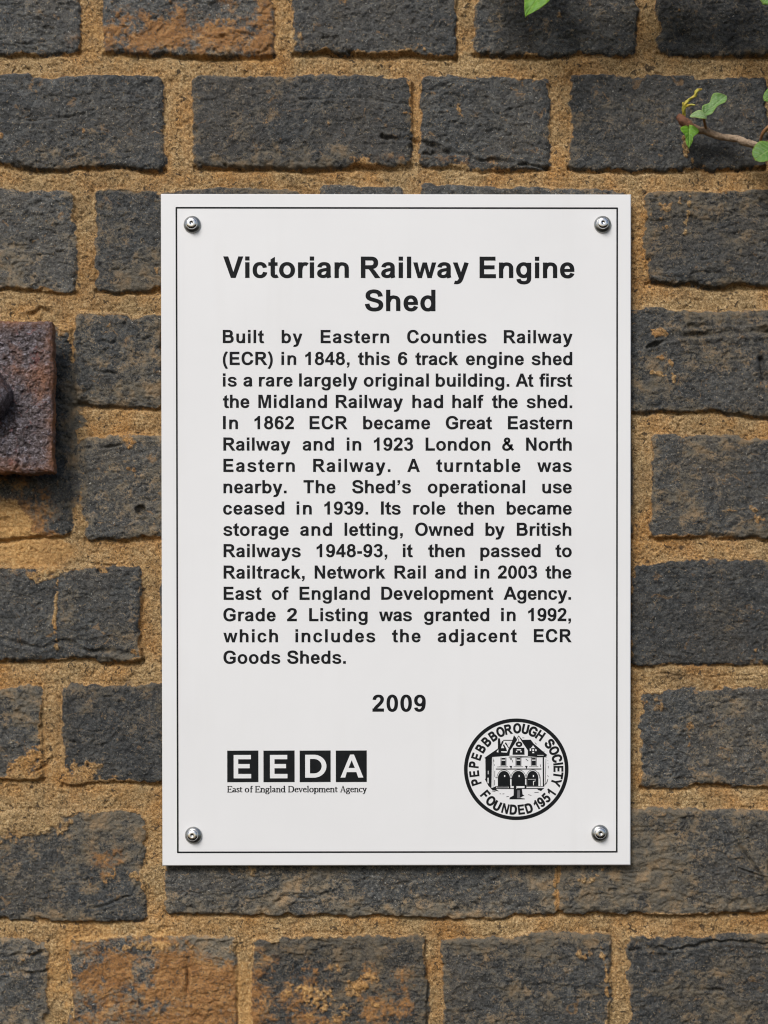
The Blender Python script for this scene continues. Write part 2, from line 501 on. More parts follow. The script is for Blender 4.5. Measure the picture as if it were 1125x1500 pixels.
mort = M.ramp(n3, [(0.30, (0.085, 0.050, 0.020)), (0.41, (0.27, 0.172, 0.070)), (0.54, (0.44, 0.290, 0.130)), (0.69, (0.66, 0.49, 0.265))])
mort = M.mix(M.ramp(m1, [(0.42, 0.0), (0.64, 0.8)]), mort, M.mix(1.0, mort, (1.08, 0.78, 0.44), 'MULTIPLY'))
mort = M.mix(M.ramp(M.noise(19, 5, 0.65, 0.8), [(0.54, 0.0), (0.66, 0.75)]), mort, M.mix(1.0, mort, (1.22, 1.20, 1.22), 'MULTIPLY'))
mort = M.mix(M.ramp(M.noise(33, 4, 0.65, 0.8), [(0.58, 0.0), (0.70, 0.7)]), mort, M.mix(1.0, mort, (0.52, 0.50, 0.50), 'MULTIPLY'))
mort = M.mix(M.ramp(M.noise(15, 4, 0.6, 0.5), [(0.52, 0.0), (0.70, 0.6)]), mort, M.mix(1.0, mort, (0.80, 0.86, 0.92), 'MULTIPLY'))
mort = M.mix(M.ramp(wv2, [(0.46, 0.0), (0.50, 0.85), (0.54, 0.0)]), mort, (0.075, 0.048, 0.024))
mort = M.mix(M.ramp(wv1, [(0.47, 0.0), (0.50, 0.5), (0.53, 0.0)]), mort, (0.62, 0.46, 0.26))
mort = M.mix(M.ramp(M.noise(200, 2, 0.5, 1.0), [(0.62, 0.0), (0.68, 0.85)]), mort, (0.050, 0.035, 0.022))
stain = M.math('MULTIPLY', M.math('MULTIPLY', sg, sr), 0.8)
mort = M.mix(stain, mort, M.ramp(n3, [(0.3, (0.38, 0.19, 0.058)), (0.55, (0.58, 0.34, 0.125)), (0.75, (0.70, 0.48, 0.22))]))
dirt = M.ramp(M.noise(13, 6, 0.7, 0.6), [(0.50, 0.0), (0.68, 0.62)])
mort = M.mix(dirt, mort, M.mix(1.0, mort, (0.56, 0.50, 0.46), 'MULTIPLY'))
allc = M.mix(sr, body, mort)
fringe = M.math('MULTIPLY', M.ramp(sr, [(0.10, 0.0), (0.45, 0.8), (0.85, 0.0)]), M.ramp(M.noise(45, 3), [(0.40, 0.0), (0.58, 1.0)]))
allc = M.mix(fringe, allc, M.ramp(n3, [(0.35, (0.20, 0.098, 0.030)), (0.65, (0.50, 0.27, 0.095))]))
M.color(allc)
M.rough(M.ramp(sr, [(0, 0.68), (1, 0.92)]))
hb = M.math('ADD', M.math('MULTIPLY', n3, 0.6), M.math('MULTIPLY', M.noise(1100, 2, 0.6, 0.5), 0.4))
M.bump(hb, 1.0, 0.0019)
wall_me.materials.append(M.m)
wall = bpy.data.objects.new('brick_wall', wall_me)
COL.objects.link(wall)
wall['kind'] = 'thing'
tag(wall, 'old wall of dark weathered bricks with wide sandy orange mortar joints', 'wall')

# ------------------------------------------------------------------ the plaque
PX0, PX1 = 580.5 - 343.75, 580.5 + 343.75
PY0, PY1 = 776.2 - 491.1, 776.2 + 491.1
plaque = empty('plaque', 'white rectangular plaque with black lettering, screwed to the dark brick wall', 'plaque',
               ((580.5 - 562.5) * S, -FACE, (750 - PY1) * S))

m_white = Mat('white_enamel', 0.42, 0, 0.4)
nw = m_white.noise(6, 4, 0.6)
cw = m_white.ramp(nw, [(0.3, (0.775, 0.772, 0.762)), (0.7, (0.815, 0.812, 0.802))])
spk = m_white.ramp(m_white.noise(260, 2, 0.5), [(0.74, 0.0), (0.80, 0.12)])
cw = m_white.mix(spk, cw, (0.45, 0.42, 0.36))
mp = m_white.t.nodes.new('ShaderNodeMapping'); mp.inputs['Scale'].default_value = (1, 1, 0.06)
m_white.link(m_white.tc.outputs['Object'], mp.inputs['Vector'])
stk = m_white.ramp(m_white.noise(55, 4, 0.6, 0, mp.outputs[0]), [(0.52, 0.0), (0.72, 0.07)])
cw = m_white.mix(m_white.math('MULTIPLY', stk, m_white.ramp(m_white.noise(9, 3), [(0.4, 0.0), (0.65, 1.0)])), cw, (0.50, 0.47, 0.41))
m_white.color(cw)
m_white.rough(m_white.ramp(m_white.noise(40, 3), [(0.3, 0.36), (0.7, 0.52)]))
m_white.bump(m_white.noise(14, 3), 0.08, 0.002)
m_edge = Mat('cut_edge', 0.6, 0, 0.3)
m_edge.color(m_edge.ramp(m_edge.noise(60, 4), [(0.35, (0.56, 0.55, 0.52)), (0.65, (0.78, 0.77, 0.75))]))
m_ink = Mat('black_paint', 0.6, 0, 0.12)
m_ink.color(m_ink.ramp(m_ink.noise(120, 3), [(0.3, (0.006, 0.007, 0.008)), (0.7, (0.011, 0.012, 0.013))]))
m_inkg = Mat('grey_hatching', 0.5, 0, 0.3)
m_inkg.color((0.16, 0.16, 0.165))

T_PL = 0.0045


def sheet(px, py, h=0.0):
    """a point of the plaque face in plaque space"""
    return Vector(((px - 580.5) * S, -h, (PY1 - py) * S))


def bevel_box(x0, x1, z0, z1, y0, y1, bv):
    """box open to nothing: front at y0 (towards -Y) with a bevelled rim"""
    f = [(x0 + bv, y0, z0 + bv), (x1 - bv, y0, z0 + bv), (x1 - bv, y0, z1 - bv), (x0 + bv, y0, z1 - bv)]
    m = [(x0, y0 + bv, z0), (x1, y0 + bv, z0), (x1, y0 + bv, z1), (x0, y0 + bv, z1)]
    b = [(x0, y1, z0), (x1, y1, z0), (x1, y1, z1), (x0, y1, z1)]
    fs = [(0, 1, 2, 3), (11, 10, 9, 8)]
    for k in range(4):
        n = (k + 1) % 4
        fs += [(4 + k, 4 + n, n, k), (8 + k, 8 + n, 4 + n, 4 + k)]
    return f + m + b, fs


w2 = 343.75 * S; hh = 982.2 * S
vv, ff = bevel_box(-w2, w2, 0, hh, 0, T_PL, 0.0007)
panel = link_mesh('panel', vv, ff, m_white.m, plaque)
panel.data.materials.append(m_edge.m)
for p in panel.data.polygons:
    if p.index >= 2 and p.index % 2 == 1:
        p.material_index = 1
INK_H = 0.00012


def swell(c, e):
    """push a closed outline outwards by e (inwards for a hole given the other way round)"""
    n = len(c); out = []
    for i in range(n):
        (x0, y0), (x1, y1), (x2, y2) = c[i - 1], c[i], c[(i + 1) % n]
        ax, ay, bx_, by_ = x1 - x0, y1 - y0, x2 - x1, y2 - y1
        la = math.hypot(ax, ay) or 1; lb = math.hypot(bx_, by_) or 1
        nx, ny = ay / la + by_ / lb, -ax / la - bx_ / lb
        l2 = nx * nx + ny * ny
        k = 2 * e / max(l2, 0.8)
        out.append((x1 + nx * k, y1 + ny * k))
    return out


def area(c):
    return sum(c[i - 1][0] * c[i][1] - c[i][0] * c[i - 1][1] for i in range(len(c)))


class Ink:
    """collects flat printed shapes in sheet units"""

    def __init__(self):
        self.v = []; self.f = []; self.n = 0

    def poly(self, contours, lift=0):
        h = INK_H + lift * 0.00003
        cs = [[Vector((x, y, 0)) for x, y in c] for c in contours]
        flat = [p for c in cs for p in c]
        base = len(self.v)
        self.v += [sheet(p.x, p.y, h) for p in flat]
        for t in tessellate_polygon(cs):
            a, b, c = (self.v[base + i] for i in t)
            n = (b - a).cross(c - a)
            self.f.append(tuple(base + i for i in (t if n.y < 0 else t[::-1])))

    def strip(self, L, R, closed=False, lift=0):
        h = INK_H + lift * 0.00003
        base = len(self.v); n = len(L)
        self.v += [sheet(x, y, h) for x, y in L] + [sheet(x, y, h) for x, y in R]
        for i in range(n if closed else n - 1):
            j = (i + 1) % n
            q = (base + i, base + j, base + n + j, base + n + i)
            a, b, c = self.v[q[0]], self.v[q[1]], self.v[q[2]]
            nn = (b - a).cross(c - a)
            self.f.append(q if nn.y < 0 else q[::-1])

    def line(self, pts, w, lift=0, closed=False):
        L, R = offset(pts, w / 2, w / 2, closed)
        self.strip(L, R, closed, lift)

    def build(self, name, mat, parent):
        return link_mesh(name, self.v, self.f, mat, parent)


def offset(pts, a, b, closed=False):
    """both sides of a line drawn with an elliptical pen of half-widths a (across) and b (up)"""
    L, R = [], []
    n = len(pts)
    for i, (x, y) in enumerate(pts):
        if closed:
            x0, y0 = pts[i - 1]; x1, y1 = pts[(i + 1) % n]
            m = 1.0
        else:
            x0, y0 = pts[max(i - 1, 0)]; x1, y1 = pts[min(i + 1, n - 1)]
            m = 1.0
        dx, dy = x1 - x0, y1 - y0
        l = math.hypot(dx, dy) or 1
        nx, ny = -dy / l, dx / l
        if 0 < i < n - 1:
            ax, ay = pts[i][0] - pts[i - 1][0], pts[i][1] - pts[i - 1][1]
            la = math.hypot(ax, ay) or 1
            c = abs((-ay / la) * nx + (ax / la) * ny)
            m = 1 / max(c, 0.6)
        s = math.hypot(a * nx, b * ny) or 1
        ox, oy = a * a * nx / s * m, b * b * ny / s * m
        L.append((x + ox, y + oy)); R.append((x - ox, y - oy))
    return L, R


def path(s):
    """'M x y L x y C x1 y1 x2 y2 x y' -> points"""
    t = s.split(); i = 0; pts = []
    while i < len(t):
        c = t[i]
        if c in 'ML':
            pts.append((float(t[i + 1]), float(t[i + 2]))); i += 3
        else:
            p0 = pts[-1]
            q = [float(k) for k in t[i + 1:i + 7]]
            for k in range(1, 11):
                u = k / 10; w = 1 - u
                pts.append((w ** 3 * p0[0] + 3 * w * w * u * q[0] + 3 * w * u * u * q[2] + u ** 3 * q[4],
                            w ** 3 * p0[1] + 3 * w * w * u * q[1] + 3 * w * u * u * q[3] + u ** 3 * q[5]))
            i += 7
    return pts


def ell(cx, cy, rx, ry, k=0.58):
    s = f'M {cx} {cy+ry} C {cx+rx*k} {cy+ry} {cx+rx} {cy+ry*k} {cx+rx} {cy} C {cx+rx} {cy-ry*k} {cx+rx*k} {cy-ry} {cx} {cy-ry} ' \
        f'C {cx-rx*k} {cy-ry} {cx-rx} {cy-ry*k} {cx-rx} {cy} C {cx-rx} {cy+ry*k} {cx-rx*k} {cy+ry} {cx} {cy+ry}'
    return path(s)[:-1]


def R_(x0, y0, x1, y1):
    return ('p', [[(x0, y0), (x1, y0), (x1, y1), (x0, y1)]])


def P_(*c):
    return ('p', [list(k) for k in c])


def LC(s):
    return ('s', path(s), 68, 54, False)


def UC(s):
    return ('s', path(s), 73, 61, False)


def LE(*a):
    return ('s', ell(*a), 68, 55, True)


def UE(*a):
    return ('s', ell(*a), 73, 60, True)


COMMA = [(71, 0), (71, 137), (208, 137), (208, 25), (188, -65), (140, -125), (92, -150), (66, -100), (108, -75), (134, -42), (138, 0)]
six = [('s', path('M 456 540 C 440 620 392 664 312 664 C 180 664 110 560 110 330 C 110 300 110 270 114 240'), 70, 55, False), LE(284, 238, 172, 192)]


def turn(g, cx, cy):
    out = []
    for it in g:
        if it[0] == 'p':
            out.append(('p', [[(2 * cx - x, 2 * cy - y) for x, y in c] for c in it[1]]))
        else:
            out.append(('s', [(2 * cx - x, 2 * cy - y) for x, y in it[1]]) + it[2:])
    return out


GL = {
    'a': (556, [LC('M 110 358 C 125 440 185 476 272 476 C 375 476 420 440 420 350 L 420 125 C 420 75 428 40 446 0'),
                ('s', path('M 425 296 C 360 268 105 292 105 147 C 105 82 155 46 228 46 C 330 46 420 100 420 235'), 68, 50, False)]),
    'b': (611, [R_(66, 0, 200, 716), LE(319, 259, 184, 216)]),
    'c': (556, [LC('M 452 340 C 435 435 375 476 292 476 C 170 476 109 395 109 259 C 109 122 170 43 292 43 C 385 43 445 95 460 190')]),
    'd': (611, [R_(411, 0, 545, 716), LE(292, 259, 184, 216)]),
    'e': (556, [LC('M 449 214 L 449 270 C 447 405 380 476 283 476 C 168 476 106 385 106 259 C 106 120 178 43 290 43 C 372 43 425 82 455 160'),
                R_(150, 214, 517, 303)]),
    'f': (333, [('s', path('M 338 660 C 310 668 290 670 268 670 C 180 670 149 635 149 560 L 149 0'), 68, 54, False), R_(12, 412, 318, 519)]),
    'g': (611, [('s', path('M 477 519 L 477 0 C 477 -112 415 -160 300 -160 C 195 -160 130 -125 118 -35'), 68, 54, False), LE(292, 265, 184, 210)]),
    'h': (611, [R_(67, 0, 203, 716), LC('M 148 310 C 165 425 235 472 312 472 C 425 472 476 420 476 310 L 476 0')]),
    'i': (278, [R_(71, 0, 208, 519), R_(71, 590, 208, 716)]),
    'j': (278, [LC('M 139.5 519 L 139.5 -70 C 139.5 -138 108 -158 52 -158 C 30 -158 10 -156 -8 -150'), R_(71, 590, 208, 716)]),
    'k': (556, [R_(67, 0, 203, 716), P_([(345, 519), (516, 519), (195, 150), (195, 345)]), P_([(232, 270), (325, 372), (556, 0), (400, 0)])]),
    'l': (278, [R_(71, 0, 208, 716)]),
    'm': (889, [R_(62, 0, 197, 519), LC('M 142 310 C 160 425 215 472 285 472 C 395 472 445 425 445 320 L 445 0'),
                LC('M 452 310 C 470 425 525 472 598 472 C 708 472 758 425 758 320 L 758 0')]),
    'n': (611, [R_(67, 0, 203, 519), LC('M 148 310 C 165 425 235 472 312 472 C 425 472 476 420 476 310 L 476 0')]),
    'o': (611, [LE(305, 259, 197, 216)]),
    'p': (611, [R_(66, -202, 200, 519), LE(319, 259, 184, 216)]),
    'r': (389, [R_(66, 0, 203, 519), LC('M 140 275 C 150 405 205 470 295 470 C 335 470 358 464 390 450')]),
    's': (556, [('s', path('M 452 365 C 435 445 370 478 282 478 C 180 478 116 440 116 376 C 116 310 178 290 285 265 C 395 240 457 212 457 143 C 457 78 392 41 287 41 C 175 41 112 80 92 168'), 66, 53, False)]),
    't': (333, [P_([(89, 500), (89, 622), (226, 702), (226, 500)]), R_(12, 412, 316, 519), LC('M 157.5 510 L 157.5 150 C 157.5 70 185 48 245 48 C 275 48 300 54 328 64')]),
    'u': (611, [R_(408, 0, 543, 519), LC('M 135 519 L 135 205 C 135 90 192 46 298 46 C 380 46 445 95 462 205')]),
    'v': (556, [P_([(14, 519), (160, 519), (280, 165), (400, 519), (542, 519), (344, 0), (214, 0)])]),
    'w': (778, [P_([(4, 519), (142, 519), (224, 180), (320, 519), (458, 519), (552, 180), (636, 519), (774, 519), (622, 0), (486, 0), (388, 340), (290, 0), (156, 0)])]),
    'y': (556, [P_([(14, 519), (160, 519), (338, 20), (205, 0)]), ('s', path('M 472 519 L 302 30 C 262 -95 225 -152 130 -155 C 105 -155 85 -153 58 -147'), 70, 54, False)]),
    'A': (722, [P_([(2, 0), (279, 716), (436, 716), (719, 0), (560, 0), (500, 163), (214, 163), (154, 0)], [(260, 284), (455, 284), (357, 545)])]),
    'B': (722, [R_(73, 0, 218, 716), UC('M 150 655 L 385 655 C 485 655 540 612 540 528 C 540 440 480 376 385 376 L 150 376'),
                UC('M 150 376 L 400 376 C 525 376 592 320 592 220 C 592 115 520 61 400 61 L 150 61')]),
    'C': (722, [UC('M 610 465 C 585 595 495 667 375 667 C 210 667 121 550 121 358 C 121 160 210 49 375 49 C 495 49 592 120 620 262')]),
    'D': (722, [R_(73, 0, 218, 716), UC('M 150 655 L 330 655 C 520 655 602 550 602 358 C 602 165 520 61 330 61 L 150 61')]),
    'E': (667, [R_(73, 0, 218, 716), R_(210, 595, 604, 716), R_(210, 301, 572, 422), R_(210, 0, 618, 121)]),
    'F': (611, [R_(73, 0, 218, 716), R_(210, 595, 568, 716), R_(210, 290, 500, 411)]),
    'G': (778, [UC('M 655 480 C 625 600 525 667 400 667 C 220 667 121 550 121 358 C 121 165 220 49 395 49 C 500 49 580 85 646 140'),
                R_(575, 110, 716, 385), R_(405, 264, 716, 385)]),
    'H': (722, [R_(73, 0, 218, 716), R_(504, 0, 649, 716), R_(210, 312, 512, 434)]),
    'I': (278, [R_(68, 0, 213, 716)]),
    'L': (611, [R_(77, 0, 222, 712), R_(214, 0, 583, 121)]),
    'M': (833, [P_([(71, 0), (71, 716), (287, 716), (417, 228), (546, 716), (762, 716), (762, 0), (628, 0), (628, 564), (486, 0), (347, 0), (205, 564), (205, 0)])]),
    'N': (722, [P_([(74, 0), (74, 716), (215, 716), (508, 238), (508, 716), (642, 716), (642, 0), (497, 0), (208, 467), (208, 0)])]),
    'O': (778, [UE(389, 358, 272, 309)]),
    'P': (667, [R_(73, 0, 218, 716), UC('M 150 655 L 370 655 C 495 655 550 595 550 497 C 550 395 495 336 370 336 L 150 336')]),
    'R': (722, [R_(73, 0, 218, 716), UC('M 150 655 L 410 655 C 525 655 577 605 577 512 C 577 415 520 362 400 362 L 150 362'),
                P_([(310, 305), (455, 330), (545, 240), (722, 0), (549, 0), (420, 190), (340, 295)])]),
    'S': (667, [UC('M 552 490 C 540 610 455 667 335 667 C 200 667 122 615 122 525 C 122 425 200 405 335 370 C 490 332 568 300 568 202 C 568 100 485 49 342 49 C 200 49 118 105 98 245')]),
    'T': (611, [R_(233, 0, 378, 600), R_(21, 595, 590, 716)]),
    'U': (722, [UC('M 145 716 L 145 275 C 145 115 220 50 361 50 C 500 50 577 115 577 275 L 577 716')]),
    'V': (667, [P_([(0, 716), (160, 716), (337, 186), (510, 716), (667, 716), (411, 0), (255, 0)])]),
    'Y': (667, [P_([(-2, 716), (168, 716), (335, 437), (500, 716), (668, 716), (407, 302), (407, 0), (262, 0), (262, 302)])]),
    '0': (556, [('s', ell(278, 354, 172, 311, 0.62), 69, 56, True)]),
    '1': (556, [P_([(242, 0), (379, 0), (379, 719), (268, 719), (235, 655), (160, 590), (75, 548), (75, 424), (165, 460), (242, 518)])]),
    '2': (556, [('s', path('M 106 500 C 112 610 180 664 282 664 C 385 664 438 605 438 525 C 438 425 355 345 255 250 C 190 185 150 150 128 80'), 70, 56, False), R_(30, 0, 508, 126)]),
    '3': (556, [('s', path('M 100 530 C 115 625 180 664 272 664 C 370 664 428 610 428 535 C 428 445 370 392 265 390 L 210 389'), 69, 55, False),
                ('s', path('M 210 389 L 265 389 C 385 389 450 320 450 222 C 450 110 370 44 270 44 C 170 44 105 100 95 195'), 69, 55, False)]),
    '4': (556, [P_([(311, 0), (311, 144), (18, 144), (18, 264), (329, 719), (444, 719), (444, 265), (533, 265), (533, 144), (444, 144), (444, 0)],
                   [(311, 265), (311, 510), (147, 265)])]),
    '5': (556, [P_([(72, 345), (128, 707), (490, 707), (490, 583), (228, 583), (205, 400), (190, 355)]),
                ('s', path('M 135 362 C 180 412 235 424 292 424 C 395 424 452 350 452 238 C 452 110 380 46 275 46 C 170 46 108 100 96 190'), 69, 55, False)]),
    '6': (556, six),
    '9': (556, turn(six, 278, 354)),
    '8': (556, [LE(278, 528, 150, 138), LE(278, 216, 182, 172)]),
    '&': (722, [('s', path('M 672 20 L 235 480 C 180 540 190 664 325 664 C 400 664 440 620 440 560 C 440 480 370 440 290 400 C 170 345 105 290 105 192 C 105 100 180 46 290 46 C 445 46 560 160 592 350'), 68, 56, False)]),
    '(': (333, [('s', path('M 268 730 C 140 560 108 400 108 260 C 108 110 145 -50 268 -210'), 64, 40, False)]),
    ')': (333, [('s', path('M 65 730 C 193 560 225 400 225 260 C 225 110 188 -50 65 -210'), 64, 40, False)]),
    '.': (278, [R_(71, 0, 208, 137)]),
    ',': (278, [P_(COMMA)]),
    '\u2019': (278, [P_([(x, y + 579) for x, y in COMMA])]),
    '-': (333, [R_(40, 190, 293, 322)]),
}


def ink_box(word, font):
    """ink left edge of first glyph and right edge of last"""
    def ext(ch):
        xs = []
        for it in font[ch][1]:
            if it[0] == 'p':
                xs += [x for c in it[1] for x, _ in c]
            else:
                a, b = offset(it[1], it[2], it[3], it[4])
                xs += [x for x, _ in a + b]
        return min(xs), max(xs)
    return ext(word[0])[0], ext(word[-1])[1]


def draw(ink, ch, font, tf, tw=1.0, th=1.0, e=0.0):
    for k, it in enumerate(font[ch][1]):
        if it[0] == 'p':
            cs = it[1]
            if e:
                cs = [swell(c, e if (area(c) > 0) == (q == 0) else -e) for q, c in enumerate(cs)]
            ink.poly([[tf(x, y) for x, y in c] for c in cs], lift=k)
        else:
            L, R = offset(it[1], it[2] * tw, it[3] * th, it[4])
            ink.strip([tf(*p) for p in L], [tf(*p) for p in R], it[4], lift=k)


def word(ink, text, x0, x1, base, em, font=GL, tw=1.09, th=1.08, e=6.0):
    """set one word so that its ink runs from x0 to x1; em = size in sheet units of 1000"""
    k = em / 1000
    l, r = ink_box(text, font)
    adv = [font[c][0] for c in text]
    nat = sum(adv[:-1]) + r - l
    want = (x1 - x0) / k
    n = len(text) - 1
    track = (want - nat) / n if n else 0
    sx = 1.0
    if track < -30 or not n:
        sx = want / nat if n == 0 else (want + 30 * n) / nat
        sx = max(0.85, min(1.15, sx))
        track = (want / sx - nat) / n if n else 0
    x = -l
    for c, a in zip(text, adv):
        draw(ink, c, font, lambda gx, gy, x=x: (x0 + (x + gx) * k * sx, base - gy * k), tw, th, e)
        x += a + track


border = Ink()
bx0, bx1, by0, by1 = 259.5, 903.8, 305.5, 1247.5
border.line([(bx0, by0), (bx1, by0)], 2.4); border.line([(bx0, by1), (bx1, by1)], 2.4)
border.line([(bx0, by0 - 1.0), (bx0, by1 + 1.0)], 2.4, lift=1); border.line([(bx1, by0 - 1.0), (bx1, by1 + 1.0)], 2.4, lift=1)
border.build('border_line', m_ink.m, plaque)

head = Ink()
EMH = 30.8 / 0.716
for t, a, b in (('Victorian', 328, 511), ('Railway', 529, 686.3), ('Engine', 702.6, 841)):
    word(head, t, a, b, 407.3, EMH)
word(head, 'Shed', 534.8, 637.6, 455.6, EMH)
head.build('heading', m_ink.m, plaque)

LINES = [
    (502.4, 'Built 327 387.5 by 413 443 Eastern 470 570 Counties 596.5 712.5 Railway 738 838.3'),
    (534.3, '(ECR) 327 399.7 in 412.6 434 1848, 447.4 512 this 524.5 571 6 583 596.4 track 608.4 671 engine 682.6 767 shed 778.5 838'),
    (565.8, 'is 327 347 a 357 370 rare 379.6 428.6 largely 438.4 523.5 original 533 628 building. 638.3 745.8 At 755.3 781.6 first 790 838.6'),
    (597.0, 'the 327 365.4 Midland 378.8 478.9 Railway 492 590 had 604 648.8 half 662.5 708.4 the 720.5 758 shed. 771.3 838'),
    (628.0, 'In 327 348.7 1862 373 430.4 ECR 453.6 509 became 532 629.8 Great 653 721 Eastern 744 837.8'),
    (659.3, 'Railway 327.5 425.2 and 443.5 489 in 508 529 1923 547.7 604.8 London 623.4 718 & 735.5 752.8 North 770.6 837.3'),
    (690.4, 'Eastern 327.5 431.7 Railway. 458.8 571.7 A 596.6 614.8 turntable 639 762 was 787 837.3'),
    (721.6, 'nearby. 327.5 419.6 The 444.6 491.2 Shed\u2019s 515.7 601.7 operational 626.5 769 use 794.3 837.3'),
    (752.7, 'ceased 327 416.2 in 434.5 456.4 1939. 475 539 Its 558 586.6 role 605.3 652 then 669.8 723.4 became 742.2 837.3'),
    (783.8, 'storage 327 422.7 and 439.7 486 letting, 504.6 589.7 Owned 608 693 by 711 738.9 British 757 836.8'),
    (815.0, 'Railways 327.5 440.2 1948-93, 463.6 567 it 590 604.8 then 627 680.3 passed 703.5 791.7 to 813.6 837.3'),
    (846.4, 'Railtrack, 327.5 445.9 Network 460.8 564 Rail 577.7 623.4 and 637 682 in 695.3 716.4 2003 729.3 786.5 the 799 836.8'),
    (877.4, 'East 327.5 383.2 of 398 423 England 438.6 541.2 Development 558.3 722.9 Agency. 737.6 836.3'),
    (908.7, 'Grade 327 403.3 2 420.3 434.3 Listing 452.6 538 was 555 603 granted 621 716.4 in 734 755 1992, 773.7 836.3'),
    (939.6, 'which 327 406.7 includes 432.5 549.2 the 574 615.6 adjacent 641 757.4 ECR 782 837.3'),
    (971.0, 'Goods 327 410 Sheds. 420.3 506'),
]
body_ink = Ink()
EMB = 19.0 / 0.716
for base, ln in LINES:
    t = ln.split()
    for i in range(0, len(t), 3):
        word(body_ink, t[i], float(t[i + 1]), float(t[i + 2]), base, EMB)
body_ink.build('inscription', m_ink.m, plaque)
yr = Ink()
word(yr, '2009', 545.3, 623, 1041.2, 24.6 / 0.716)
yr.build('year', m_ink.m, plaque)

# --- agency logo: four black tiles with white letters, a serif line under them
logo = bpy.data.objects.new('agency_logo', None)
COL.objects.link(logo); logo.parent = plaque; logo.empty_display_size = 0.01


def tile(x0, x1):
    k = Ink(); k.poly([[(x0, 1098.4), (x1, 1098.2), (x1, 1144.5), (x0, 1144.7)]])
    return k.build('tile', m_ink.m, logo)


white_l = []
for x0, x1 in ((332.1, 377.8), (385.2, 430.9), (438.3, 483.7), (491.3, 536.7)):
    tile(x0, x1)


def letter(polys, strips=()):
    k = Ink()
    for i, p in enumerate(polys):
        k.poly(p, lift=4 + i)
    for i, (pts, w) in enumerate(strips):
        k.line(pts, w, lift=6 + i)
    return k.build('letter', m_white.m, logo)


for x in (341.6, 394.8):
    letter([[[(x, 1104.7), (x + 25.3, 1104.7), (x + 25.3, 1111), (x + 6.6, 1111), (x + 6.6, 1118), (x + 23.5, 1118), (x + 23.5, 1124.2),
              (x + 6.6, 1124.2), (x + 6.6, 1132.6), (x + 25.6, 1132.6), (x + 25.6, 1139), (x, 1139)]]])
dx = 446.4
outer = [(dx, 1104.5), (dx + 13, 1104.5)] + [(dx + 13 + 18.2 * math.sin(a), 1121.3 - 16.8 * math.cos(a)) for a in np.linspace(0.12, math.pi - 0.12, 16)] + [(dx + 13, 1138.1), (dx, 1138.1)]
inner = [(dx + 7, 1110.7), (dx + 13, 1110.7)] + [(dx + 13 + 11.2 * math.sin(a), 1121.3 - 10.6 * math.cos(a)) for a in np.linspace(0.12, math.pi - 0.12, 16)] + [(dx + 13, 1131.9), (dx + 7, 1131.9)]
letter([[outer, inner]])
letter([[[(498.2, 1138), (512.3, 1104.3), (518, 1104.3), (531.7, 1138), (524.2, 1138), (521.4, 1130), (507.4, 1130), (505.2, 1138)],
         [(509.9, 1124), (519.2, 1124), (514.6, 1112.6)]]])

t_, h_ = 44, 20


def SC(s):
    return ('s', path(s), t_, h_, False)


def stem(x, y0, y1, foot=True, top=False, w=44):
    out = [R_(x - w, y0, x + w, y1)]
    if foot:
        out.append(R_(x - w - 55, y0, x + w + 55, y0 + 34))
    if top:
        out.append(P_([(x - w - 55, y1 - 60), (x - w - 55, y1 - 35), (x + w, y1 + 5), (x + w, y1 - 60)]))
    return out


